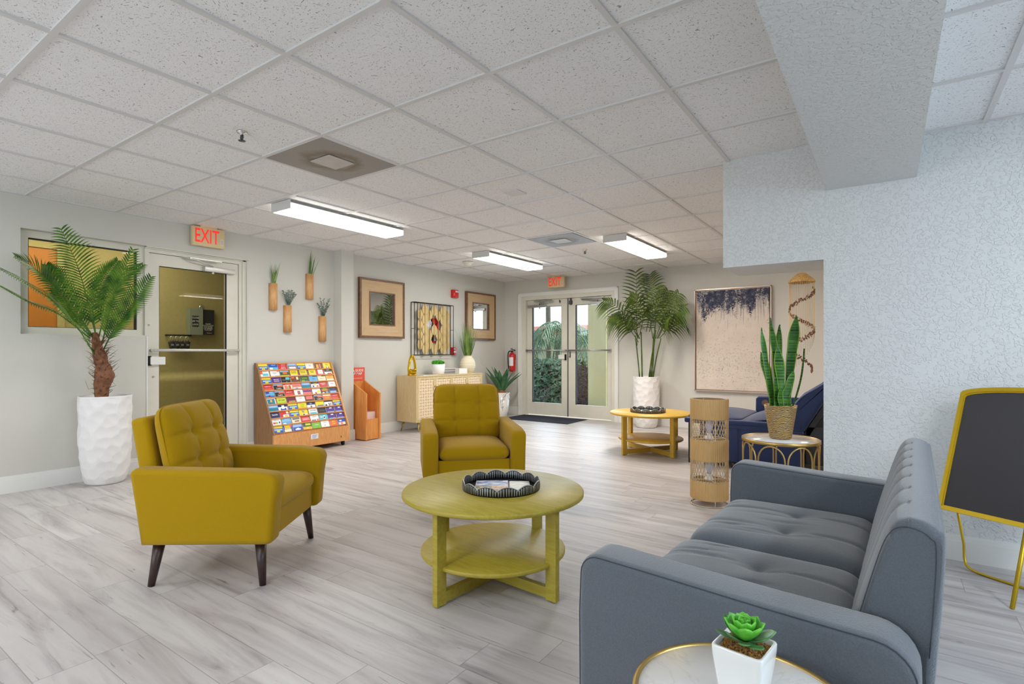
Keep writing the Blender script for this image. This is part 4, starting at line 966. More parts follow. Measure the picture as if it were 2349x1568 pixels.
for x in (.04, .33):
    for y in (.06, RY1 - RY0 - .06):
        b = MB(); b.tube([(x, y - .010, .024), (x, y + .010, .024)], .024, 14); b.bb(x - .018, x + .018, y - .014, y + .014, .04, .06); b.build('caster', 'rubber_black', t)
C = dict(bl=(30, 84, 190), lb=(96, 176, 226), nv=(28, 36, 92), rd=(206, 44, 52), yl=(240, 218, 30), wh=(238, 238, 240), bk=(30, 28, 32), gn=(116, 190, 40), dg=(50, 90, 50), og=(226, 110, 60),
         pk=(232, 120, 122), pu=(78, 48, 148), cr=(240, 226, 190), br=(110, 60, 40), gy=(120, 122, 128), tl=(24, 130, 160), gd=(232, 180, 50), sk=(150, 190, 240), mr=(110, 40, 60), ly=(200, 216, 60), cy=(92, 196, 214))
for k_, v_ in C.items(): mat('ink_' + k_, v_, .35, spec=.4)
AM = ('yl', 'bl', [(0, .70, 1, 1, 'yl'), (0, .0, 1, .70, 'bl'), (.1, .34, .95, .6, 'sk'), (.35, .12, .7, .42, 'ly')], [('ATTRACTIONS', .5, .5, .13, 'ly'), ('MAP', .5, .27, .17, 'yl')])
def D(base, rects=(), texts=()): return (base, base, list(rects), list(texts))
TAMPA = D('bk', [(0, .78, 1, 1, 'sk'), (.4, .55, 1, .8, 'og')], [('TAMPA', .55, .30, .24, 'wh')])
SWIM = D('rd', [(0, .0, 1, .22, 'pk'), (.1, .28, .9, .42, 'og')], [('SWIM CITY', .5, .66, .17, 'wh')])
PURP = D('pu', [(.1, 0, .95, .26, 'sk'), (.42, .70, .74, .86, 'wh')])
HEL = lambda tx, tc='bk', lo='wh': D('mr', [(.12, .25, 1, 1, 'yl'), (.12, .02, 1, .25, lo)], [(tx, .56, .62, .2, tc)])
EXPL = D('tl', [(0, .6, 1, 1, 'sk')], [('EXPLORE', .5, .74, .17, 'wh')])
ROWS = [
 [('yellow-banded blue attractions map leaflet', AM), ('bright blue water-park leaflet', D('bl', [(0, 0, 1, .5, 'lb'), (.1, .1, .45, .45, 'wh'), (.55, .1, .95, .4, 'cy')], [('SCALLOP', .6, .82, .15, 'wh')])), ('crimson leaflet with white slanted words', D('rd', [], [('LIVE ON', .65, .8, .16, 'wh'), ('IN AN\nAIRBOAT', .6, .38, .2, 'wh')])), ('grey leaflet with highway photo', D('gy', [(0, .7, 1, 1, 'sk'), (.1, .2, .9, .5, 'wh'), (.3, 0, .7, .2, 'pk')])), ('attractions map leaflet fifth from the left', AM), ('cream menu-like leaflet', D('cr', [(.2, .1, .85, .9, 'wh')], [('THE\nCAFE', .55, .62, .16, 'gy')])), ('brown and gold photo collage leaflet', D('br', [(.2, 0, .5, .8, 'gd'), (.6, .2, .8, .9, 'pk')])), ('solid yellow airboat leaflet', D('yl', [(.35, 0, .75, .35, 'gy'), (.45, 0, .62, .5, 'cr')], [('ZOO', .5, .72, .2, 'dg')]))],
 [('white leaflet with orange corner', D('wh', [(0, .5, .3, 1, 'og'), (.3, .25, .9, .6, 'cy')], [('COUPON', .62, .85, .12, 'rd')])), ('plain white text leaflet', D('wh', [(.75, .8, .95, .92, 'og'), (.45, 0, .95, .2, 'gy')], [('Real Guides\nFlorida', .45, .6, .13, 'gy')])), ('dark landscape photo leaflet', D('dg', [(0, .75, 1, 1, 'sk'), (.3, .4, .8, .8, 'og'), (0, 0, 1, .25, 'ly')])), ('yellow DOLPHIN WATCH leaflet', HEL('DOLPHIN\nWATCH', 'dg')), ('yellow DEEP SEA FISHING leaflet', HEL('DEEP SEA\nFISHING', 'dg', 'sk')), ('yellow ISLAND TRIPS leaflet', HEL('ISLAND\nTRIPS', 'dg', 'cr')), ('red leaflet with white card', D('rd', [(.25, .25, .9, .95, 'wh'), (.25, .0, .9, .22, 'pk')], [('Rentals', .65, .66, .14, 'gn')])), ('black and white racing car leaflet', D('wh', [(0, .55, 1, 1, 'bk'), (.35, .08, .9, .35, 'rd')], [('SPEED', .5, .82, .18, 'wh')]))],
 [('attractions map leaflet at the left end', AM), ('purple MAGIC SHOW leaflet', D('pu', [], [('MAGIC\nSHOW', .55, .5, .26, 'cr')])), ('black and cyan leaflet', D('bk', [(.5, .6, .95, 1, 'cy'), (.1, .5, .9, .6, 'gy')], [('A', .6, .22, .22, 'wh')])), ('dark brown dinner show leaflet', D('br', [(.6, .5, .85, .95, 'cr'), (.05, .7, .4, .95, 'og'), (0, 0, 1, .12, 'rd')], [('DINNER', .5, .35, .18, 'gy')])), ('green jungle adventure leaflet', D('dg', [(.1, .1, .5, .4, 'gn'), (.55, 0, .95, .3, 'gy')], [('GATOR', .5, .66, .24, 'ly')])), ('pale blue folder leaflet', D('lb', [(.45, .85, 1, 1, 'nv')], [('Card', .5, .5, .22, 'bl')])), ('pale yellow folder leaflet', D('cr', [(.5, .85, 1, 1, 'dg')], [('REFERENCE', .5, .5, .13, 'og')])), ('golden leaflet with white hill', D('gd', [(0, 0, 1, .35, 'wh')], [('TREATS', .6, .72, .2, 'pk')]))],
 [('red SWIM CITY leaflet', SWIM), ('blue-topped TAMPA leaflet', TAMPA), ('red food guide leaflet', D('cr', [(0, .78, 1, 1, 'rd'), (.1, .1, .4, .7, 'pk'), (.6, .1, .8, .7, 'rd'), (.42, .1, .55, .6, 'gn')], [('WE DELIVER', .55, .89, .12, 'wh')])), ('pastel picnic leaflet', D('pk', [(0, 0, 1, .35, 'wh'), (.3, .05, .6, .25, 'bl')], [('party', .5, .65, .3, 'gn')])), ('teal EXPLORE leaflet', EXPL), ('navy and white leaflet with sun', D('wh', [(0, .7, 1, 1, 'nv'), (.4, .45, .6, .75, 'yl'), (.65, .2, .9, .45, 'og'), (.15, .2, .35, .45, 'bl')], [('COCKTAILS', .5, .85, .14, 'ly')])), ('red ELECTRIC BIKES leaflet', D('rd', [(.7, .05, .95, .2, 'bl')], [('ELECTRIC\nBIKES', .5, .6, .21, 'wh')])), ('white leaflet with black wordmark', D('wh', [(0, 0, .08, 1, 'gy')], [('Canvas', .55, .6, .2, 'bk')]))],
 [('blue balloon leaflet', D('lb', [(0, 0, 1, .3, 'bl'), (.1, .65, .5, .9, 'pu'), (.35, .1, .55, .4, 'mr')], [('DAYS', .7, .8, .18, 'wh')])), ('blue-topped TAMPA leaflet', TAMPA), ('red SWIM CITY leaflet', SWIM), ('white leaflet with small dark photo', D('wh', [(.38, .25, .68, .75, 'mr'), (.45, .35, .6, .65, 'pk')])), ('salmon pink leaflet', D('pk', [(0, .55, 1, .8, 'pu')], [('Florida', .55, .66, .16, 'mr')])), ('white leaflet with yellow sun', D('wh', [(.6, .3, .9, .65, 'yl'), (.3, .1, .5, .4, 'rd')], [('DOLPHIN', .4, .82, .14, 'sk')])), ('orange and green tropical leaflet', D('bk', [(.1, .45, .9, .9, 'og'), (.3, .65, .7, 1, 'gn'), (.1, .1, .4, .3, 'wh'), (.55, .1, .9, .4, 'cy')])), ('navy and sky blue leaflet', D('nv', [(.05, 0, .9, .45, 'sk')], [('CLINIC', .6, .72, .14, 'gy')]))],
 [('white bordered teal leaflet', D('wh', [(.12, .05, .9, .85, 'tl'), (.42, .4, .62, .75, 'gd')])), ('lime ZIP LINE leaflet', D('ly', [(0, 0, 1, .2, 'gn')], [('ZIP LINE', .5, .58, .24, 'dg')])), ('maroon food market leaflet', D('mr', [(.2, .0, .95, .4, 'pk'), (.5, .1, .8, .35, 'gn')])), ('white leaflet with faint mountain', D('wh', [(.2, 0, .9, .15, 'gy')], [('the grand', .5, .66, .12, 'gy')])), ('salmon and brown leaflet', D('br', [(.1, .4, .9, 1, 'pk'), (.2, 0, .8, .3, 'dg')])), ('blue-topped TAMPA leaflet', TAMPA), ('orange GOLF leaflet', D('og', [(0, .7, 1, 1, 'cr'), (.3, 0, .9, .2, 'gn')], [('GOLF', .5, .42, .3, 'yl')])), ('red SWIM CITY leaflet', SWIM)],
 [('teal EXPLORE leaflet', EXPL), ('navy and white crest leaflet', D('wh', [(0, .62, 1, 1, 'nv'), (.25, .1, .85, .42, 'bl'), (.38, .3, .68, .85, 'wh')])), ('attractions map leaflet third from the left', AM), ('tall bright yellow leaflet', D('yl', [(0, 0, 1, .3, 'gd')], [('Today\nOpen', .5, .6, .26, 'gn')])), ('navy leaflet with white bear', D('nv', [(0, 0, 1, .55, 'wh'), (.4, .1, .6, .4, 'gy')], [('SEA', .5, .76, .22, 'wh')])), ('yellow leaflet with village sketch', D('yl', [(0, 0, 1, .3, 'sk'), (.2, .2, .9, .4, 'gy')])), ('white leaflet with people silhouettes', D('wh', [(0, .78, 1, 1, 'nv'), (.1, .1, .3, .4, 'bk'), (.55, .1, .65, .6, 'bk'), (.75, .15, .85, .6, 'gy')])), ('attractions map leaflet at the right end', AM)],
 [('dark blue leaflet with white script', D('nv', [(0, 0, 1, .18, 'bl')], [('Seaside', .5, .6, .3, 'wh')])), ('red leaflet with rainbow arch', D('rd', [(.3, .1, .95, .5, 'wh'), (.7, .6, .95, .95, 'cr'), (.5, .2, .8, .4, 'gd')])), ('attractions map leaflet third from the left', AM), ('tall yellow leaflet with white panel', D('yl', [(.3, .08, .9, .35, 'wh'), (.4, .12, .6, .3, 'mr')], [('Stay &\nPlay', .5, .68, .2, 'bl')])), ('white leaflet with green title', D('wh', [(.1, .1, .9, .4, 'cy')], [('GATORS', .5, .68, .24, 'dg')])), ('charcoal leaflet with grey block letters', D('bk', [], [('TITANIC', .55, .5, .24, 'gy')])), ('left of two violet and blue leaflets', PURP), ('right of two violet and blue leaflets', PURP)],
 [('white leaflet with coloured squares', D('wh', [(.15, .3, .3, .55, 'rd'), (.32, .3, .45, .55, 'og'), (.47, .3, .62, .55, 'gn'), (.75, .35, .88, .6, 'nv')], [('FAMILY FUN', .5, .8, .12, 'gy')])), ('light blue beach leaflet', D('lb', [(.1, .1, .4, .3, 'wh'), (0, .5, 1, .7, 'sk')], [('AQUATIC', .6, .82, .17, 'wh')])), ('pale grey bird leaflet', D('cr', [(.3, .3, .8, .45, 'br'), (.1, .6, .9, .9, 'gy')])), ('rounded coral red leaflet', D('rd', [(.15, .3, 1, .75, 'pk')], [('Seafood', .5, .52, .22, 'wh')])), ('grey and pink botanical leaflet', D('wh', [(.7, .1, .95, .35, 'pk'), (.1, .1, .6, .3, 'gy')], [('GARDEN', .5, .75, .15, 'gy')])), ('turquoise leaflet with white badge', D('cy', [(.48, .25, .75, .75, 'wh'), (.52, .35, .7, .6, 'nv'), (.1, .5, .4, .62, 'wh')])), ('left of two violet and blue leaflets', PURP), ('right of two violet and blue leaflets', PURP)],
 [('attractions map leaflet at the left end', AM), ('yellow and blue cartoon-lettered leaflet', D('bl', [(.15, .45, .8, .98, 'yl'), (.1, .0, .85, .4, 'cr'), (.75, .75, 1, 1, 'pk')], [('Family Fun', .5, .7, .2, 'rd')])), ('deep blue leaflet with white crown shape', D('bl', [(0, .55, 1, 1, 'sk'), (.2, .1, .8, .3, 'wh'), (.35, .3, .65, .4, 'wh')])), ('olive gold forest leaflet', D('dg', [(0, 0, 1, .4, 'gd'), (.4, .15, .6, .35, 'yl'), (.3, .6, .9, .9, 'ly')])), ('bright green ANIMAL leaflet', D('gn', [(0, .85, 1, 1, 'pk')], [('ANIMAL', .55, .5, .19, 'wh')])), ('tall plain white leaflet', D('wh', [(.4, .2, .48, .3, 'mr')], [('JULIE G.', .55, .72, .13, 'gy')])), ('orange leaflet with tall yellow letters', D('og', [], [('BIG\nCAT', .55, .5, .34, 'yl')])), ('blue crowd photo leaflet', D('bl', [(.05, .05, .95, .45, 'cr'), (.3, .1, .6, .4, 'pk'), (.2, .6, .5, .8, 'wh')]))]]
ORD = ['top', 'second', 'third', 'fourth', 'fifth', 'sixth', 'seventh', 'eighth', 'ninth', 'bottom']
RB = random.Random(21)
for r in range(10):
    for c in range(8):
        look, (b0, b1, rects, texts) = ROWS[r][c]
        j = 9 - r; h = .0765
        w = .106 if c != 7 else .103; th = .010
        names = []
        def ix(nm):
            if nm not in names: names.append(nm)
            return names.index(nm)
        b = MB(); b.i = ix('ink_wh'); b.box((0, 0, -th / 2 - .0005), (w, h, th))
        b.i = ix('ink_' + b0); b.box((0, 0, 0), (w, h, .001))
        for k, (x0, y0, x1, y1, cn) in enumerate(rects):
            b.i = ix('ink_' + cn); b.box(((x0 + x1) / 2 * w - w / 2, (y0 + y1) / 2 * h - h / 2, .0007 + .0001 * k), ((x1 - x0) * w, (y1 - y0) * h, .0004))
        for (tx, x0, y0, s_, cn) in texts:
            tw = len(max(tx.split('\n'), key=len)); st = min(1.0, .88 / max(.1, tw * s_ * .62 * h / w)); st = max(.45, st)
            put_text(b, tx, Matrix.Translation(((x0 - .5) * w * .6, (y0 - .5) * h, .0016)), s_ * h * 1.05, ix('ink_' + cn), st)
        o = b.build('brochure', ['ink_%s' % n_[4:] for n_ in names])
        yc = .018 + Wr * (c + .5) / 8 + RB.uniform(-.004, .004)
        p = Vector((RX0, RY0, 0)) + bp0 + sl * (j * pitch + h / 2 + .003) + nr * .0145 + Y * yc
        o.matrix_world = frame_mx(p, Y, sl) @ Matrix.Rotation(RB.uniform(-.02, .02), 4, 'Z')
        if r == 0: pass
        tag(o, '%s in the %s rack row' % (look, ORD[r]), 'brochure', 'leaflets in the brochure rack')
# ------------------------------------------------------------------ guide map stand
t = thing('map_stand', 'tall pine guide map stand beside the brochure rack', 'leaflet stand', (-5.625, 4.445, 0))
D_ = .33; Wd = .235
for y in (0, Wd - .018):
    b = MB(); b.prism([(0, .01), (D_, .01), (D_, .585), (.035, .735), (0, .735)], y, y + .018); b.build('side_panel', 'pine', t)
b = MB(); b.bb(0, .018, .018, Wd - .018, .01, .90); b.build('back_panel', 'pine', t)
b = MB(); b.bb(D_ - .035, D_ - .018, .018, Wd - .018, .01, .265); b.build('front_panel', 'pine', t)
b = MB(); b.bb(.018, D_ - .035, .018, Wd - .018, .235, .25); b.build('shelf', 'pine', t)
b = MB(); b.bb(.019, .023, .0, Wd, .735, .905); b.build('sign_board', mat('guide_orange', (222, 84, 58), .45), t)
b = MB(); put_text(b, 'GUIDE\nMAP', frame_mx((.0245, Wd * .62, .845), (0, 1, 0), (0, 0, 1)), .045, 0); put_text(b, 'PICK UP YOUR COPY', frame_mx((.0245, Wd * .5, .765), (0, 1, 0), (0, 0, 1)), .016, 0); b.build('lettering', 'label_white', t)
b = MB(); b.box((.024, .05, .84), (.002, .05, .05), rot=Euler((.5, 0, 0))); b.i = 1; b.box((.0255, .05, .84), (.002, .03, .03)); b.build('star_emblem', ['gloss_white', 'ink_nv'], t)
for k in range(14):
    b = MB(); b.box((0, 0, .0035), (.215, .19, .0066), rot=Euler((0, 0, RB.uniform(-.03, .03)))); o = b.build('guide_map', mat('guide_paper', (236, 214, 208), .6)); o.location = (-5.625 + .145, 4.445 + Wd / 2, .2502 + .0068 * k)
    tag(o, 'topmost pinkish guide map of the pile in the pine stand' if k == 13 else 'pinkish guide map inside the pile below the topmost one', 'map', 'guide maps stacked in the pine stand')

# ================================================================== ROUND MUSTARD TABLES AND TRAYS
def round_table(label, x, y, rz, TM='mustard_oak'):
    t = thing('coffee_table', label, 'table', (x, y, 0), rz)
    b = MB(); R_ = .437; b.lathe([(0, .424), (R_ - .006, .424), (R_, .428), (R_, .441), (R_ - .004, .446), (0, .446)], 96, cap0=False, cap1=False); b.build('tabletop', TM, t)
    b = MB(); R_ = .348; b.lathe([(0, .150), (R_ - .004, .150), (R_, .154), (R_, .166), (R_ - .004, .170), (0, .170)], 80, cap0=False, cap1=False); b.build('lower_shelf', TM, t)
    for k in range(4):
        m_ = Matrix.Rotation(k * PI / 2, 4, 'Z')
        b = MB(); b.mx = m_; b.box((.352, 0, .214), (.056, .030, .420), bev=.002); lg = b.build('leg', TM, t)
        b = MB(); b.mx = m_; b.cyl((.352, 0, 0), (.352, 0, .006), .010, n=10); b.build('glide', 'rubber_black', lg)
    for k in range(2):
        b = MB(); b.mx = Matrix.Rotation(k * PI / 2, 4, 'Z')
        if k == 0: b.box((0, 0, .036), (.648, .029, .048), bev=.0015)
        else: b.box((.170, 0, .036), (.310, .029, .048), bev=.0015); b.box((-.170, 0, .036), (.310, .029, .048), bev=.0015)
        b.build('cross_rail', TM, t)
    return t
round_table('round mustard coffee table in the middle of the seating area', -1.572, 2.100, math.radians(-5), 'mustard_oak_cool_light')
round_table('round mustard-yellow table in front of the tall leafy palm', -2.136, 5.738, math.radians(-30))
def tray(label, x, y, z):
    t = thing('scalloped_tray', label, 'tray', (x, y, z)); Rr = .188; N = 96; ns = 12
    def top(a): return .026 + .020 * abs(math.sin(a * ns / 2)) ** .7
    b = MB(); b.lathe([(0, 0), (Rr, 0), (Rr, .004), (0, .004)], N, cap0=False, cap1=False); b.build('base', 'tray_black', t)
    b = MB(); th = .004
    b.rings([[((Rr - th * s_) * math.cos(a), (Rr - th * s_) * math.sin(a), (top(a) if u else .001)) for a in [2 * PI * k / 192 for k in range(192)]] for s_, u in ((0, 0), (0, 1), (1, 1), (1, 0))], loop=True); rim = b.build('rim', 'tray_black', t)
    b = MB()
    b.tube([((Rr - th / 2) * math.cos(a), (Rr - th / 2) * math.sin(a), top(a)) for a in [2 * PI * k / 192 for k in range(192)]], .0028, 6, loop=True); b.build('rim_edge', 'tray_silver', rim)
    b = MB(); R = random.Random(3)
    for k in range(96):
        a = 2 * PI * (k + .5) / 96; h = top(a) - .004
        for side, ro in ((1, Rr + .0008), (-1, Rr - th - .0008)):
            w = .0058; c, s_ = math.cos(a), math.sin(a); tv = Vector((-s_, c, 0)); up = Vector((c * ro, s_ * ro, 0)); j = R.uniform(-.001, .001)
            V = [b.v(up + tv * (-w * .55 + j) + Z * h), b.v(up + tv * (w * .55 + j) + Z * h), b.v(up + tv * (.0008 + j) + Z * .006), b.v(up + tv * (-.0008 + j) + Z * .006)]
            o_ = Vector((c, s_, 0)) * .0012 * side; V2 = [b.v(b.b.verts and (v.co + o_)) for v in V]
            b.f(V2, False)
            for q_ in range(4): b.f((V[q_], V[(q_ + 1) % 4], V2[(q_ + 1) % 4], V2[q_]), False)
    b.build('rim_slivers', 'tray_silver', rim)
    return t
tray('scalloped black and silver tray on the central mustard table', -1.545, 2.128, .446)
tray('scalloped dark tray on the far mustard-yellow table', -2.16, 5.72, .446)
q = NB('photo_print', 0.25, 0, 0.5); s5 = q.sep(q.obj)
sky_ = q.ramp(q.noise(q.map(q.obj, (8, 14, 8)), 2.2, 4), [(0.42, (60, 100, 170)), (0.6, (220, 222, 230))])
lnd = q.ramp(q.noise(q.obj, 40, 4), [(0.4, (90, 104, 80)), (0.6, (206, 150, 100))])
q.color(q.mix(q.math('GREATER_THAN', s5[1], -.012), lnd, sky_))
def mag(label, x, y, z, w, l, rz, m2):
    t = thing('magazine', label, 'magazine', (x, y, z), rz)
    b = MB(); b.box((0, 0, .003), (w, l, .006)); b.build('pages', 'paper', t)
    b = MB(); b.box((0, 0, .0065), (w - .006, l - .006, .001)); b.build('cover', m2, t)
mag('travel magazine with sky and beach cover lying in the central tray', -1.585, 2.105, .4502, .16, .20, .62, 'photo_print')
mag('pale leaflet with small figures lying in the central tray', -1.475, 2.185, .4502, .10, .17, .62, mat('mag2', (206, 206, 196), .3, var=.2, vscale=30))
mag('pale booklet lying in the far dark tray', -2.16, 5.72, .4502, .16, .20, .3, 'paper')

# ================================================================== ARMCHAIRS
def armchair(label, x, y, rz):
    """local +x is the front"""
    t = thing('armchair', label, 'armchair', (x, y, 0), rz); F_ = 'mustard_fabric'
    prof = [(-.280, .203), (.295, .203)] + arc(.300, .233, .03, -80, -8, 3) + [(.343, .40)] + arc(.305, .485, .052, 0, 78, 5) + [(.22, .549), (-.10, .556), (-.29, .562)] + arc(-.302, .532, .030, 85, 172, 4) + [(-.305, .37)]
    for s_ in (-1, 1):
        a, c = (.262, .372) if s_ > 0 else (-.372, -.262)
        b = MB(); b.pad(prof, a, c, .026, 4); b.build('arm', F_, t)
    b = MB(); b.box((.02, 0, .264), (.53, .53, .12), bev=.014, seg=3); b.build('seat_base', F_, t)
    b = MB(); b.box((.291, 0, .268), (.012, .522, .12), bev=.004); b.build('front_apron', F_, t)
    b = MB(); b.pillow(Matrix.Translation((.045, 0, .372)), .56, .520, .145, 40, 40, p=9, crown=.22)
    o = b.build('seat_cushion', F_, t)
    b = MB(); b.mx = frame_mx((-.318, 0, .49), (0, 1, 0), (-.17, 0, 1)); b.box((0, 0, 0), (.50, .60, .085), bev=.022, seg=3); bf = b.build('back_frame', F_, t)
    for s_ in (-1, 1):
        b = MB(); b.mx = frame_mx((-.318, 0, .49), (0, 1, 0), (-.17, 0, 1)); b.tube([(s_ * .246, -.2, .022), (s_ * .246, .285, .022)], .004, 5); b.build('seam', F_, bf)
    bm_ = frame_mx((-.222, 0, .618), (0, 1, 0), (-.235, 0, 1)); bx, by = .098, .062
    bt = [(-bx, by + .01), (bx, by + .01), (-bx, -by - .01), (bx, -by - .01)]
    cr = [(-.28, by + .01, .28, by + .01), (-.28, -by - .01, .28, -by - .01), (-bx, -.25, -bx, .25), (bx, -.25, bx, .25)]
    b = MB(); b.pillow(bm_, .535, .455, .170, 110, 90, buttons=bt, creases=cr, p=6, crown=.34, bd=.040, bs=.030, cdp=.015, cw=.014, cn=8, taper=.035); cu = b.build('back_cushion', F_, t)
    b = MB(); b.mx = bm_
    b.tube([(.2675 * math.copysign(abs(math.cos(a)) ** .25, math.cos(a)) * (1 - .035 * math.sin(a)), .2275 * math.copysign(abs(math.sin(a)) ** .25, math.sin(a)), .004) for a in [2 * PI * k / 72 for k in range(72)]], .0036, 5, loop=True)
    b.build('piping', F_, cu)
    for bx_, by_ in bt:
        b = MB(); b.mx = bm_ @ Matrix.Translation((bx_, by_, .038)); b.lathe([(0, -.006), (.011, -.004), (.009, .003), (0, .006)], 14, cap0=False, cap1=False); b.build('button', F_, cu)
    for sx in (-1, 1):
        for sy in (-1, 1):
            b = MB(); b.cyl((sx * .238 + .010, sy * .300, .208), (sx * .262 + .008, sy * .325, 0), .027, .015, 18); b.build('leg', 'dark_leg_wood', t)
    return t
armchair('mustard armchair in profile at the left, facing the coffee table', -2.845, 1.530, math.radians(36))
armchair('mustard armchair facing the camera behind the central table', -2.66, 3.25, math.radians(-44))

# ================================================================== GREY SOFA
t = thing('grey_sofa', 'grey tufted two-seat sofa in the right foreground', 'sofa', (-.25, 2.0, 0), math.radians(-2)); F_ = 'grey_linen'
def LX(x): return x + .25
prof = [(-.628, .09), (.055, .09), (.072, .14), (.080, .46)] + arc(.005, .497, .075, 0, 88, 6) + [(-.20, .578), (-.42, .588)] + arc(-.575, .541, .053, 85, 180, 6) + [(-.632, .44)]
prof = [(LX(a), c) for a, c in prof]
for s_, nm in ((-1, 'n'), (1, 'f')):
    a, c = (-.775, -.650) if s_ < 0 else (.650, .775)
    b = MB(); b.pad(prof, a, c, .022, 5); ar = b.build('arm', F_, t)
    for yy in (a + .006, c - .006):
        b = MB(); b.seam(prof, yy, .0058, .0013); b.build('seam', mat('grey_seam', (62, 68, 76), .9), ar)
b = MB(); b.box((LX(-.30), 0, .20), (.60, 1.30, .20), bev=.012); b.build('seat_base', F_, t)
for k, yc in enumerate((-.327, .327)):
    R = random.Random(40 + k); wr_ = [(R.uniform(-.28, .05), R.uniform(-.3, .3), R.uniform(.05, .14), R.uniform(.006, .010)) for _ in range(9)]
    def wrf(x, y, wr_=wr_):
        d = 0
        for (x0, y0, L, w) in wr_:
            d += .006 * math.exp(-((x - x0) / L) ** 2) * math.exp(-((y - y0 - .18 * (x - x0)) / w) ** 2)
        return d
    bt = [(.02, -.115), (.02, .115)]
    b = MB(); b.pillow(Matrix.Translation((LX(-.335), yc, .378)), .575, .640, .165, 90, 100, buttons=bt, creases=[(-.30, -.115, .28, -.115), (-.30, .115, .28, .115)], p=10, crown=.16, bd=.030, bs=.045, cdp=.009, cw=.012, wr=wrf)
    cu = b.build('seat_cushion', F_, t)
    for (bx_, by_) in bt:
        b = MB(); b.lathe([(0, -.004), (.010, -.002), (.008, .003), (0, .005)], 12, cap0=False, cap1=False); o = b.build('button', F_, cu); o.location = (LX(-.335) + bx_, yc + by_, .378 + .050)
# backrest: channelled front, rounded crown
nz = 64; PR = [(-.075, .36), (-.068, .42), (-.045, .52), (-.012, .64), (.014, .725), (.030, .757), (.045, .770), (.065, .774), (.090, .769), (.108, .757), (.118, .735), (.112, .60), (.098, .40), (.085, .12)]
PS = spline([(a, 0, c) for a, c in PR], 4)
def ch(y):
    u = (y / .1625); return abs(math.sin(PI * u)) ** .45
b = MB(); ny = 161; hw = .648; cols = []
for j in range(ny):
    y = -hw + 2 * hw * j / (ny - 1); e = (hw - abs(y)) ; ro = .018 * (1 - math.sqrt(max(0, 1 - (1 - min(1, e / .018)) ** 2))) if e < .018 else 0
    ring = []
    for k, p in enumerate(PS):
        z = p.z; fr_ = 1 if k < len(PS) * .5 else 0
        dpt = (.018 * (1 - ch(y))) * (1 if z < .745 and fr_ else (.6 if fr_ else 0))
        # buttons on the front face
        for bz in (.52, .64):
            dpt += fr_ * .010 * math.exp(-(((y / .1625 - round(y / .1625)) * .1625) ** 2 + (z - bz) ** 2) / .0006) if abs(y) < .55 else 0
        cx_, cz_ = .03, .5; v = Vector((cx_ - p.x, 0, cz_ - z)).normalized()
        ring.append((LX(p.x) + dpt * .95 + v.x * ro, y, z - dpt * .2 + v.z * ro))
    ring.append((LX(-.055), y, .12)); cols.append(ring)
b.rings(cols, True, True, True, True); bk = b.build('backrest', F_, t)
for yy in (-hw + .012, hw - .012):
    b = MB(); b.tube([(LX(p.x + (.02 - p.x) * .16), math.copysign(hw + .0003, yy), p.z + (.45 - p.z) * .05) for p in PS[6:-6]], .0011, 5); b.build('seam', 'grey_seam' if 'grey_seam' in MATS else mat('grey_seam', (60, 68, 76), .9), bk)
for sx in (-.55, .03):
    for sy in (-.70, .70):
        b = MB(); b.cyl((LX(sx), sy, .095), (LX(sx), sy, 0), .024, .018, 14); b.build('leg', 'dark_leg_wood', t)

# ================================================================== NAVY SLEEPER CHAIR
t = thing('navy_sleeper', 'navy velvet sleeper sofa folded out in the alcove', 'sofa', (-1.0, 5.85, 0)); V_ = 'navy_velvet'
def LB(x): return x + 1.0
b = MB(); b.box((LB(-1.06), 0, .245), (.90, .90, .37), bev=.012, seg=3); b.build('seat_base', V_, t)
b = MB(); b.box((LB(-1.06), -.452, .385), (.90, .012, .008)); b.box((LB(-1.16), -.452, .21), (.006, .012, .34)); b.build('seam', V_, t)
b = MB(); b.box((LB(-1.14), 0, .432), (1.04, .92, .052), bev=.016, seg=3); b.build('fold_out_mattress', V_, t)
b = MB(); b.pillow(Matrix.Translation((LB(-1.40), .03, .462)), .52, .86, .13, 30, 40, p=5, crown=.6, flat=.2); b.build('fold_out_cushion', V_, t)
b = MB(); b.pillow(frame_mx((LB(-.90), .03, .475), (1, 0, .16), (0, 1, 0)), .56, .86, .13, 30, 40, p=5, crown=.6, flat=.2, creases=[(-.2, -.4, -.2, .4)]); b.build('seat_cushion', V_, t)
pf = [(-1.17, .40), (-.55, .40), (-.55, .60), (-.585, .628), (-1.14, .628), (-1.168, .60)]
b = MB(); b.pad([(LB(a), c) for a, c in pf], .455, .53, .015, 3); b.build('arm', V_, t)
b = MB(); b.cyl((LB(-1.07), .452, .560), (LB(-1.07), .435, .560), .034, n=20); b.build('wooden_knob', 'walnut_trim', t)
pf = [(-.80, .455), (-.72, .385), (-.615, .380), (-.455, .655), (-.30, .92), (-.33, .945), (-.40, .90), (-.47, .835), (-.60, .745), (-.68, .655)]
b = MB(); b.pad([(LB(a), c) for a, c in pf], -.45, .44, .03, 4); bk = b.build('backrest', V_, t)
b = MB(); b.tube(spline([(LB(-.79), -.448, .475), (LB(-.675), -.449, .64), (LB(-.60), -.449, .725), (LB(-.47), -.449, .815), (LB(-.35), -.449, .915)], 5), .006, 6); b.build('piping', mat('navy_piping', (96, 112, 160), .6), bk)
b = MB(); b.prism([(LB(a), c) for a, c in ((-.61, .37), (-.565, .36), (-.265, .90), (-.30, .92))], -.40, .40); b.build('back_frame', 'black_box', t)
b = MB(); b.bb(LB(-.60), LB(.12), -.40, .42, .10, .445, .008); b.build('storage_base', 'black_box', t)
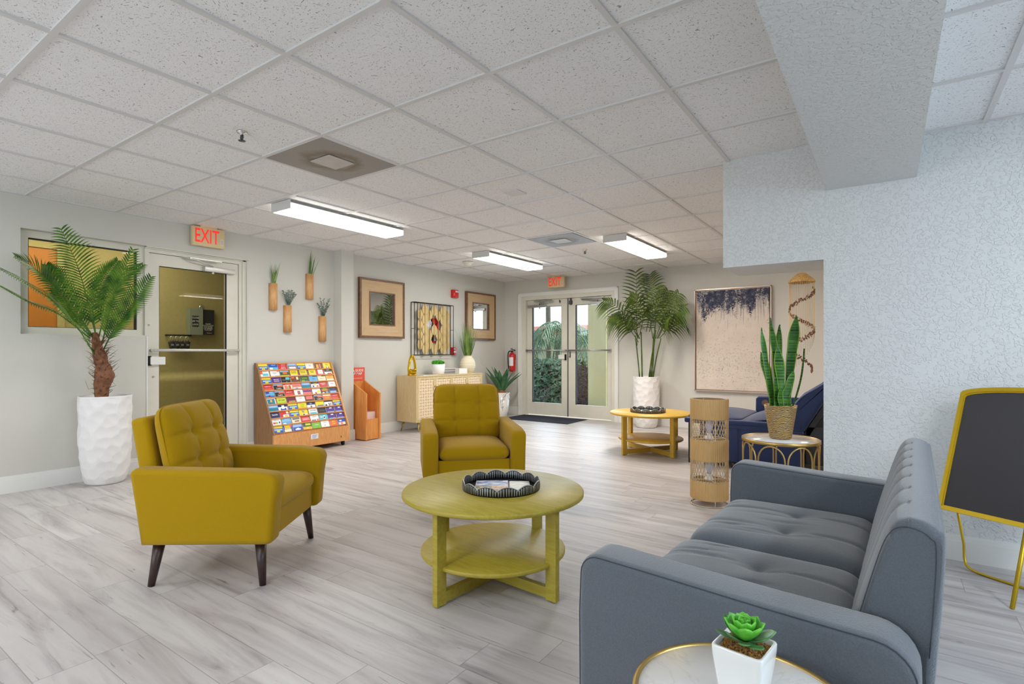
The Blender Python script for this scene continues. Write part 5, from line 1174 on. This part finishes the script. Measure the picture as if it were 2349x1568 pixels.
b = MB(); b.tube(spline([(LB(-.48), -.43, .33), (LB(-.44), -.43, .335), (LB(-.36), -.43, .33), (LB(-.35), -.43, .29), (LB(-.35), -.43, .14)], 4), .016, 8); b.build('hinge_bar', mat('dark_blue_metal', (40, 52, 70), .4, .4), t)
for lx, ly in ((-1.45, -.40), (-1.20, -.41), (-1.45, .40), (-.05, -.36), (-.05, .38)):
    b = MB(); b.cyl((LB(lx), ly, .10 if lx > -.1 else .062), (LB(lx), ly, 0), .026, n=12); b.build('leg', 'dark_leg_wood', t)
for ly in (-.38, .38):
    b = MB(); b.bb(LB(-1.635), LB(-1.605), ly - .02, ly + .02, 0, .41); b.build('fold_out_leg', 'black_box', t)

# ================================================================== RATTAN LAMP
t = thing('rattan_lamp', 'tall rattan cylinder floor lamp with open lattice bands', 'floor lamp', (-1.066, 4.058, 0)); Rl = .130
def band(z0, z1):
    b = MB(); N = 220
    fn = lambda r, a, z: r + .0022 * math.cos(a * 55)
    b.lathe([(Rl, z0), (Rl + .002, z0 + .004), (Rl + .001, (z0 + z1) / 2), (Rl + .002, z1 - .004), (Rl, z1), (Rl - .005, z1), (Rl - .005, z0), (Rl, z0)], N, fn=fn, cap0=False, cap1=False)
    return b.build('rattan_band', 'rattan_weave', t)
for z0, z1 in ((.045, .178), (.324, .475), (.622, .766)): band(z0, z1)
for z0, z1 in ((.176, .326), (.473, .624)):
    b = MB(); n = 34
    for k in range(n):
        for s_ in (-1, 1):
            a0 = 2 * PI * k / n; P = [((Rl - .001 * s_) * math.cos(a0 + s_ * .42 * u), (Rl - .001 * s_) * math.sin(a0 + s_ * .42 * u), z0 + (z1 - z0) * u) for u in (0, .25, .5, .75, 1)]
            b.tube(P, .0017, 4)
    b.build('lattice', 'rattan_strip', t)
b = MB(); b.tube([(Rl * math.cos(a), Rl * math.sin(a), .004) for a in [2 * PI * k / 48 for k in range(48)]], .004, 6, loop=True); b.build('base_ring', 'lamp_wire', t)
for z in (.178, .475, .764):
    b = MB(); b.tube([((Rl - .008) * math.cos(a), (Rl - .008) * math.sin(a), z) for a in [2 * PI * k / 48 for k in range(48)]], .003, 6, loop=True); b.build('wire_ring', 'white_wire', t)
for k in range(4):
    a = .6 + k * PI / 2; b = MB(); b.cyl(((Rl - .009) * math.cos(a), (Rl - .009) * math.sin(a), .004), ((Rl - .009) * math.cos(a), (Rl - .009) * math.sin(a), .764), .0028, n=6); b.build('upright', 'white_wire', t)
for z in (.178, .475):
    b = MB()
    for k in range(2):
        a = .6 + k * PI / 2; c, s_ = (Rl - .009) * math.cos(a), (Rl - .009) * math.sin(a); b.cyl((-c, -s_, z), (c, s_, z), .003, n=6)
    b.cyl((0, 0, z - .01), (0, 0, z + .04), .018, n=14); b.lathe([(.036, z), (.022, z + .02), (.018, z + .02)], 16, cap0=False, cap1=False); so = b.build('bulb_socket', 'matt_white', t)
    b = MB(); b.lathe([(0, z + .13), (.018, z + .127), (.029, z + .105), (.028, z + .085), (.016, z + .055), (.014, z + .04), (0, z + .04)], 20, cap0=False, cap1=False); b.build('bulb', 'bulb_glass', so)
# ================================================================== GOLD TABLES
def gold_table(label, x, y, r, h, narch, rz=0.0):
    t = thing('gold_side_table', label, 'table', (x, y, 0), rz)
    b = MB(); b.lathe([(0, h - .014), (r - .010, h - .014), (r - .010, h - .003), (0, h - .003)], 72, cap0=False, cap1=False); b.build('marble_top', 'white_marble', t)
    b = MB(); b.lathe([(r - .010, h - .020), (r, h - .020), (r, h - .001), (r - .002, h), (r - .008, h), (r - .010, h - .003), (r - .010, h - .020)], 72, cap0=False, cap1=False); b.build('rim', 'brushed_gold', t)
    rr = r - .008; ha = .10
    for k in range(narch):
        a0 = 2 * PI * k / narch; a1 = 2 * PI * (k + 1) / narch; e = .025 / r * .35; P = []
        P.append((rr * math.cos(a0 + e), rr * math.sin(a0 + e), 0.006)); P.append((rr * math.cos(a0 + e), rr * math.sin(a0 + e), h - .022 - ha))
        for j in range(1, 12):
            u = j / 12; aa = a0 + e + (a1 - a0 - 2 * e) * (1 - math.cos(PI * u)) / 2; P.append((rr * math.cos(aa), rr * math.sin(aa), h - .022 - ha + (ha - .004) * math.sin(PI * u)))
        P.append((rr * math.cos(a1 - e), rr * math.sin(a1 - e), h - .022 - ha)); P.append((rr * math.cos(a1 - e), rr * math.sin(a1 - e), 0.006))
        b = MB(); b.tube(P, .0048, 8); b.build('arched_rod', 'brushed_gold', t)
    b = MB(); b.tube([(rr * math.cos(a), rr * math.sin(a), .006) for a in [2 * PI * k / 60 for k in range(60)]], .006, 8, loop=True); b.build('base_ring', 'brushed_gold', t)
    return t
gold_table('gold arched side table with marble top beside the rattan lamp', -.568, 3.869, .232, .549, 8, .3)
gold_table('round gold-rimmed marble side table at the bottom of the frame', -.210, 1.015, .190, .495, 8)
# ================================================================== POTS AND PLANTS
def facet_pot(par, H, rt, rb, seed):
    R = random.Random(seed); seeds = []
    rows = 11
    for j in range(rows):
        for k in range(11): seeds.append(((k + .5 * (j % 2) + R.uniform(-.32, .32)) / 11 * 2 * PI, H * (j + .5 + R.uniform(-.33, .33)) / rows))
    def R0(z):
        u = z / H; return rb + (rt - rb) * (1 - (1 - min(1, u / .55)) ** 2.0) ** .5 * (.94 + .06 * u) if u < 1 else rt
    N = 150; prof = [z * H / 84 for z in range(85)]; rings = []
    for z in prof:
        r0 = R0(z); ring = []
        for k in range(N):
            a = 2 * PI * k / N; d2 = 9
            for (sa, sz) in seeds:
                dz = z - sz
                if abs(dz) > .13: continue
                da = (a - sa + PI) % (2 * PI) - PI; dd = (da * r0) ** 2 + dz * dz
                if dd < d2: d2 = dd
            dsp = min(1.3, d2 / .0022) * .0062 - .006
            dsp *= min(1, (H - z) / .02)
            ring.append(((r0 + dsp) * math.cos(a), (r0 + dsp) * math.sin(a), z))
        rings.append(ring)
    b = MB(); zi = H - .06
    rings.append([((rt - .012) * math.cos(2 * PI * k / N), (rt - .012) * math.sin(2 * PI * k / N), H) for k in range(N)])
    rings.append([((rt - .016) * math.cos(2 * PI * k / N), (rt - .016) * math.sin(2 * PI * k / N), zi) for k in range(N)])
    b.rings(rings, True, True, True); b.build('pot', 'pot_white', par)
    b = MB(); b.grid(lambda u, v: ((rt - .018) * v * math.cos(u * 2 * PI), (rt - .018) * v * math.sin(u * 2 * PI), H - .045 + .02 * (1 - v * v)), 32, 6, cu=True); b.build('moss', 'moss', par)
def pinnate(b, P, L, w, n, up, vee=.55, fwd=.75, droop=.25, r0=.006, L0=.35, tipf=.35, start=.12, bm=None):
    """feather leaf: midrib path P, leaflets both sides"""
    P = spline(P, 8); m = len(P); b.tube(P, [r0 * (1 - .75 * k / m) for k in range(m)], 5)
    for k in range(n):
        u = start + (1 - start) * k / (n - 1); f = u * (m - 1); i = min(m - 2, int(f)); c = P[i].lerp(P[i + 1], f - i); tg = (P[i + 1] - P[i]).normalized()
        sd = tg.cross(Vector(up)).normalized(); nn = sd.cross(tg).normalized()
        ll = L * (L0 + (1 - L0) * math.sin(PI * min(1, u * 1.15 + .08) ** .8) if u < .8 else L * 0 + (1 - (1 - tipf) * (u - .8) / .2) * .75)
        ll = L * max(tipf, min(1.0, (L0 + (1 - L0) * (u / .3) if u < .3 else (1 if u < .72 else 1 - (1 - tipf) * (u - .72) / .28))))
        for s_ in (-1, 1):
            b.blade(c, sd * s_ + tg * fwd + nn * vee, ll, w, nn, droop, 4, .3)
# phoenix palm, left
PX, PY = -5.452, 1.785
t = thing('potted_palm', 'feathery palm with shaggy brown trunk in a tall white faceted pot', 'potted plant', (PX, PY, 0))
facet_pot(t, .738, .188, .125, 4)
TP = spline([(0, -.03, .68), (.0, -.025, .80), (.01, -.01, .93), (0, -.03, 1.02), (0, -.055, 1.14), (.0, -.075, 1.27)], 5); R = random.Random(9)
b = MB(); rings = []
for k, p in enumerate(TP):
    z = p.z; r = .050 + (.020 * math.exp(-((z - .90) / .07) ** 2)) - .034 * max(0, (z - 1.08) / .19)
    rings.append([p + Vector((math.cos(a), math.sin(a), 0)) * (r + R.uniform(-.006, .006)) for a in [2 * PI * j / 18 for j in range(18)]])
b.rings(rings)
b.build('trunk', 'palm_trunk', t)
b = MB()
for k in range(90):
    z = .74 + .5 * (k / 90); a = k * 2.4; p = Vector((0, -.02 - .05 * max(0, (z - 1) / .27), z)); d_ = Vector((math.cos(a), math.sin(a), R.uniform(.1, .9)))
    b.blade(p + Vector((math.cos(a), math.sin(a), 0)) * .045, d_, R.uniform(.04, .10) if z > .84 else .04, .014, Z, -.2, 3, .5)
for k in range(60):
    a = R.uniform(0, 6.28); z = R.uniform(.8, 1.2); p = Vector((.05 * math.cos(a), .05 * math.sin(a) - .03, z)); b.tube([p, p + Vector((R.uniform(-.04, .05), R.uniform(-.05, .05), R.uniform(-.02, .05))), p + Vector((R.uniform(-.05, .07), R.uniform(-.07, .07), R.uniform(-.02, .08)))], .0012, 3)
b.build('fibre_husk', 'fibre', t)
FR = [ # (points in world x, y, z), leaflet length, droop, up vector
 ([(-5.46, 1.72, 1.24), (-5.42, 1.650, 1.53), (-5.36, 1.565, 1.80), (-5.28, 1.44, 2.06)], .26, .32, (1, -.1, .3)),
 ([(-5.46, 1.69, 1.24), (-5.48, 1.515, 1.52), (-5.45, 1.351, 1.73), (-5.40, 1.200, 1.82)], .19, .30, (.6, -.2, .8)),
 ([(-5.46, 1.68, 1.24), (-5.44, 1.455, 1.49), (-5.36, 1.255, 1.62), (-5.26, 1.06, 1.72)], .18, .45, (.5, -.1, .9)),
 ([(-5.46, 1.68, 1.22), (-5.40, 1.45, 1.41), (-5.30, 1.235, 1.49), (-5.18, 1.05, 1.585)], .17, .45, (.4, 0, 1)),
 ([(-5.43, 1.70, 1.09), (-5.33, 1.575, 1.27), (-5.20, 1.43, 1.41), (-5.05, 1.30, 1.52)], .20, .35, (.7, .1, .8)),
 ([(-5.43, 1.75, 1.16), (-5.38, 1.79, 1.43), (-5.30, 1.835, 1.69), (-5.20, 1.89, 1.96)], .17, .15, (1, .2, .2)),
 ([(-5.46, 1.74, 1.24), (-5.49, 1.82, 1.52), (-5.50, 1.92, 1.74), (-5.48, 2.07, 1.88)], .18, .35, (.5, -.4, .8)),
 ([(-5.43, 1.765, 1.13), (-5.42, 1.855, 1.34), (-5.38, 1.965, 1.54), (-5.32, 2.075, 1.76)], .16, .15, (.8, -.4, .5)),
 ([(-5.46, 1.72, 1.22), (-5.52, 1.72, 1.50), (-5.54, 1.79, 1.72), (-5.54, 1.90, 1.90)], .16, .2, (1, 0, .2)),
 ([(-5.46, 1.71, 1.22), (-5.52, 1.60, 1.45), (-5.55, 1.50, 1.66), (-5.55, 1.42, 1.80)], .16, .2, (1, 0, .2))]
for P, L, dr, up in FR:
    b = MB(); pinnate(b, [Vector(p) - Vector((PX, PY, 0)) for p in P], L * .98, .0140, 32, up, vee=.45, fwd=1.0, droop=dr, start=.14); b.build('frond', 'palm_green', t)
# kentia palm, back
KX, KY = -2.90, 7.62
t = thing('potted_palm', 'tall kentia palm in a white faceted pot beside the double doors', 'potted plant', (KX, KY, 0))
facet_pot(t, .745, .192, .125, 14)
R = random.Random(77); stems = [(-.10, .0, -.17, 1.35), (-.07, .02, -.09, 1.40), (-.05, -.03, -.06, 1.30), (.04, .0, .13, 1.28), (.06, .03, .10, 1.38), (.07, -.03, .16, 1.42), (.10, .0, .22, 1.30), (.085, .02, .12, 1.48)]
cr = []
for k, (x0, y0, x1, z1) in enumerate(stems):
    b = MB(); P = spline([(x0, y0, .70), (x0 + (x1 - x0) * .4, y0, 1.0), (x1, y0 * 1.5, z1)], 6); b.tube(P, [.010, ] * 3 + [.008] * (len(P) - 3), 7); b.build('stem', 'kentia_green', t); cr.append((x1, y0 * 1.5, z1))
KF = [((-.14, 0, 1.20), (-.14, -.02, 1.60), (-.12, -.06, 1.95), (-.13, -.08, 2.27), .27, .3), ((-.12, 0, 1.30), (-.25, -.10, 1.60), (-.42, -.18, 1.80), (-.57, -.22, 1.86), .24, .6), ((-.1, 0, 1.3), (-.26, .05, 1.5), (-.40, .05, 1.66), (-.52, .04, 1.66), .22, .8),
 ((-.1, 0, 1.35), (-.02, -.08, 1.62), (-.05, -.2, 1.82), (-.12, -.3, 1.9), .24, .5), ((.0, 0, 1.40), (.05, .05, 1.75), (.06, .08, 2.05), (.02, .1, 2.24), .26, .4), ((.13, 0, 1.3), (.15, -.03, 1.6), (.17, -.06, 1.85), (.18, -.06, 2.03), .27, .5),
 ((.14, 0, 1.3), (.25, -.03, 1.55), (.38, -.06, 1.78), (.50, -.08, 1.92), .26, .6), ((.16, 0, 1.3), (.30, -.08, 1.50), (.46, -.14, 1.66), (.62, -.16, 1.72), .25, .7), ((.2, 0, 1.3), (.32, .05, 1.46), (.42, .08, 1.58), (.50, .08, 1.62), .24, .9),
 ((.1, 0, 1.3), (.12, -.14, 1.5), (.16, -.30, 1.66), (.20, -.42, 1.70), .24, .8), ((-.12, 0, 1.25), (-.22, -.12, 1.45), (-.32, -.24, 1.58), (-.42, -.32, 1.60), .22, .9), ((.18, 0, 1.3), (.30, -.12, 1.46), (.40, -.24, 1.58), (.48, -.34, 1.60), .23, .9),
 ((-.1, 0, 1.3), (-.14, -.1, 1.48), (-.12, -.25, 1.62), (-.05, -.36, 1.66), .24, .8), ((.05, 0, 1.4), (.10, .0, 1.6), (.20, .04, 1.82), (.30, .06, 1.98), .26, .5)]
for (a, c, d_, e, L, dr) in KF:
    b = MB(); pinnate(b, [a, c, d_, e], L * 1.1, .024, 14, (.1, -1, .55), vee=.2, fwd=.8, droop=dr, r0=.006, start=.25, tipf=.6); b.build('frond', 'kentia_green', t)
# snake plant
t = thing('snake_plant', 'snake plant in a golden rippled pot on the gold arched table', 'potted plant', (-.567, 3.868, .549))
b = MB(); b.lathe([(0, 0), (.060, 0), (.066, .006), (.094, .190), (.098, .216), (.092, .216), (.084, .19), (0, .185)], 44, cap0=False, cap1=False); b.build('pot', 'tabby_pot', t)
b = MB(); b.lathe([(.084, .190), (0, .196)], 24, cap0=False, cap1=False); b.build('soil', 'soil', t)
SR = Vector((.821, .571, 0)); SD = Vector((-.571, .821, 0))
def snake(lat0, dep0, lat1, dep1, z1, w, tw, k):
    """broad sword leaf, lat/dep are sideways and depth offsets from the pot centre"""
    n = 16; p0 = SR * lat0 + SD * dep0 + Z * .185; p1 = SR * lat1 + SD * dep1 + Z * z1; bow = SR * (.02 * math.sin(k)) ; V = []; e_ = []
    for j in range(n + 1):
        u = j / n; c = p0.lerp(p1, u) + bow * math.sin(PI * u); a = tw + .8 * math.sin(k * 1.7) * (u - .3)
        sd = (SR * math.cos(a) + SD * math.sin(a)); nm = (-SR * math.sin(a) + SD * math.cos(a))
        ww = w * (.42 + .75 * u if u < .5 else (.795 + .22 * math.sin((u - .5) * 3) if u < .72 else .93 * (1 - ((u - .72) / .28) ** 1.9) + .01)) / 2; ww *= 1 + .05 * math.sin(u * 17 + k)
        V.append([c - sd * ww, c - sd * ww * .8 - nm * .000, c - nm * .008, c + sd * ww * .8, c + sd * ww])
    b = MB(); G = [[b.v(p) for p in r] for r in V]
    for r0_, r1_ in zip(G[:-1], G[1:]):
        for q_ in range(4): b.i = 1 if q_ in (0, 3) else 0; b.f((r0_[q_], r0_[q_ + 1], r1_[q_ + 1], r1_[q_]), True)
    b.build('leaf', ['snake_leaf', 'snake_edge'], t)
for k, a in enumerate([(-.05, .0, -.135, -.02, .715, .050, .3), (-.03, -.03, -.075, -.01, .78, .070, .1), (-.04, .03, -.105, .05, .56, .060, -.5), (.0, -.04, -.045, -.05, .60, .066, .0), (-.01, .02, .0, .02, .735, .058, .4), (.02, .0, .02, .05, .74, .056, -.3),
      (.04, .0, .105, .0, .80, .078, .1), (.03, .04, .085, .07, .60, .050, .9), (.06, -.02, .150, .0, .58, .028, .5), (-.05, -.03, -.06, -.05, .40, .045, .3), (.01, -.05, .03, -.06, .36, .060, .2), (.04, -.04, .055, -.06, .44, .050, -.4), (-.01, -.05, -.03, -.07, .33, .05, .1)]): snake(*a, k)
# succulent in a square ceramic pot
t = thing('succulent_pot', 'bright green rosette succulent in a square white ceramic pot', 'potted plant', (-.207, 1.018, .495), math.radians(-8))
b = MB(); H = .100; rings = []
def sq(h, z, r=.008):
    P = []
    for (cx, cy, a0) in ((h - r, h - r, 0), (-h + r, h - r, 90), (-h + r, -h + r, 180), (h - r, -h + r, 270)):
        for j in range(5): a = math.radians(a0 + 90 * j / 4); P.append((cx + r * math.cos(a), cy + r * math.sin(a), z))
    return P
for h, z in ((.028, 0), (.032, .003), (.036, .03), (.0400, .06), (.0430, .085), (.0435, H - .002), (.0425, H), (.0388, H), (.0380, H - .003), (.0375, H - .010)): rings.append(sq(h, z))
b.rings(rings); b.build('pot', 'gloss_white', t)
b = MB(); R = random.Random(2)
for k in range(420):
    b.box((R.uniform(-.035, .035), R.uniform(-.035, .035), H - .011 + R.uniform(0, .004)), (.0035, .004, .0035), rot=Euler((R.random() * 3, R.random() * 3, 0)))
b.build('pebbles', 'pebbles', t, kind='stuff')
def suc_leaf(b, a, el, L, w, z0, r0, cup=.5):
    o_ = Vector((math.cos(a), math.sin(a), 0)); sd = Vector((-math.sin(a), math.cos(a), 0)); n = 9; rings = []; p = o_ * r0 + Z * z0; ang = el
    for k in range(n + 1):
        u = k / n; ww = w * (.45 + .9 * u if u < .55 else .95 * (1 - ((u - .55) / .45) ** 2.2) ** .8 + .015); th = .0028 * (1 - .6 * u) * (w / .012)
        dr = o_ * math.cos(ang) + Z * math.sin(ang); up = dr.cross(sd).normalized() * -1
        if up.z < 0: up = -up
        rings.append([p + sd * ww * math.cos(q_) + up * (th * math.sin(q_) + cup * ww * math.cos(q_) ** 2 * .5) for q_ in [2 * PI * j / 12 for j in range(12)]]); p = p + dr * L / n; ang += .06
    rings.append([p + o_ * .0015] * 12) if False else None
    b.rings(rings)
b = MB(); k = 0
for tier, (n_, el, L, w, z0, r0) in enumerate(((5, 1.35, .017, .0065, .024, .002), (6, 1.15, .025, .0105, .020, .004), (7, .92, .033, .0135, .014, .006), (8, .62, .040, .0160, .010, .007))):
    for j in range(n_): suc_leaf(b, j * 2 * PI / n_ + tier * .4, el, L, w, H + z0, r0)
b.build('rosette', 'succulent_green', t)
b = MB()
for (a, el, L, w) in ((.35, .30, .050, .019), (-.65, .02, .046, .012), (-1.25, .12, .040, .011), (2.9, .50, .046, .014), (3.7, .12, .044, .011), (1.3, .4, .040, .014), (-2.1, .35, .036, .012), (2.1, .4, .036, .013)): suc_leaf(b, a, el, L, w, H + .004, .008)
b.build('outer_leaves', 'succulent_dark', t)
# ================================================================== EASEL, MAT, WIND CHIME
a_ = math.radians(-31); ax = Vector((math.cos(a_), math.sin(a_), 0)); nb = Vector((math.sin(a_), -math.cos(a_), 0))   # nb faces the room
t = thing('easel_board', 'gold-framed dark arched board on gold legs at the right edge', 'board', (.30, 3.34, 0))
tl = math.radians(20); upb = Vector((0, 0, math.cos(tl))) - nb * math.sin(tl); ob = Vector((.216, 3.43, .33)) - Vector((.30, 3.34, 0))
mbd = frame_mx(ob, ax, upb); BW, BH = .62, .595
rim_ = [(0, 0), (BW, 0), (BW, BH)] + [(BW / 2 + BW / 2 * math.cos(u), BH + .045 * math.sin(u) ** .9) for u in [PI * k / 16 for k in range(1, 16)]] + [(0, BH)]
b = MB(); b.mx = mbd; b.prism([(p, q_) for p, q_ in rim_], -.004, .004, 'Z'); b.build('dark_panel', 'charcoal_board', t)
b = MB(); b.mx = mbd
def inset(P, d): cx, cy = BW / 2, BH / 2; return [(cx + (p - cx) * (1 - 2 * d / BW), cy + (q_ - cy) * (1 - 2 * d / BH)) for p, q_ in P]
def ringf(o_, i_, z0, z1): b.rings([[(p, q_, z0) for p, q_ in o_], [(p, q_, z1) for p, q_ in o_], [(p, q_, z1) for p, q_ in i_], [(p, q_, z0) for p, q_ in i_]], loop=True, smooth=False)
ringf(inset(rim_, -.004), inset(rim_, .012), -.012, .014); ringf(inset(rim_, .010), inset(rim_, .018), -.008, .008)
b.build('gold_frame', 'yellow_gold', t)
s_ = .336; p1 = ob + ax * s_; ft = Vector((.444, 3.141, 0.0)) - Vector((.30, 3.34, 0))
b = MB(); b.tube([p1 + upb * .02 - nb * .012, ft], .009, 4); b.build('front_leg', 'yellow_gold', t)
O_ = Vector((.30, 3.34, 0)); la = [Vector((.330, 3.60, 0)), Vector((.37, 3.535, 0)), Vector((.526, 3.433, 0)), Vector((.78, 3.27, 0))]
P = [ob + ax * .05 + upb * .06 - nb * .015, Vector((.325, 3.60, .12)) - O_] + spline([Vector((.327, 3.60, .05)) - O_, Vector((.335, 3.585, .018)) - O_, Vector((.365, 3.545, .007)) - O_, Vector((.42, 3.50, .006)) - O_], 3) + [Vector((.78, 3.265, .006)) - O_, Vector((.83, 3.24, .02)) - O_, Vector((.845, 3.235, .12)) - O_, ob + ax * .57 + upb * .06 - nb * .015]
b = MB(); b.tube(P, .0062, 8); b.build('rear_loop_stand', 'yellow_gold', t)
# entrance mat
b = MB(); b.box((0, 0, .005), (1.20, .62, .010), bev=.003); b.i = 1; b.box((0, 0, .003), (1.24, .66, .006)); o = b.build('door_mat', ['floor_mat', 'rubber_black']); o.location = (-4.62, 7.56, 0); tag(o, 'dark ribbed door mat in front of the double doors', 'door mat')
# wind chime
t = thing('wind_chime', 'hanging shell wind chime with a spiral of brown shells', 'wind chime', (-.828, 7.2, 0)); rc = .132 
b = MB(); b.lathe([(.045, 2.035), (rc + .006, 1.955), (rc + .012, 1.925), (rc, 1.925), (rc - .006, 1.95), (.04, 2.03)], 40, cap0=False, cap1=False); b.build('wicker_canopy', 'wicker_ring', t)
b = MB()
for k in range(8): a = k * PI / 4; b.tube([(.045 * math.cos(a), .045 * math.sin(a), 2.035), (0, 0, CEIL - .012)], .0015, 4)
b.cyl((0, 0, CEIL - .014), (0, 0, CEIL), .006, n=6); b.build('hanger', 'string', t)
b = MB(); sh = MB(); R = random.Random(5); N = 36
def shz(a):  # spiral height along the turn
    return a
for k in range(N):
    a = 2 * PI * k / N; x, y = rc * math.cos(a), rc * math.sin(a); b.tube([(x, y, 1.93), (x, y, .90 + .42 * (.5 - .5 * math.cos(a - 2.6)))], .0019, 4)
b.build('strands', 'string', t)
tot = 2.15
for k in range(380):
    u = k / 379; ang = math.radians(35) - u * tot * 2 * PI; rr_ = rc * (1 - .45 * max(0, u - .6)); z = 1.86 - u * .98 + R.uniform(-.025, .025)
    c = Vector((rr_ * math.cos(ang), rr_ * math.sin(ang), z))
    sh.box(c, (.016, .004, .020), rot=Euler((R.uniform(-.6, .6), R.uniform(-.6, .6), R.uniform(0, 3))), bev=.0015, seg=1)
sh.build('shells', 'brown_shell', t, kind='stuff')
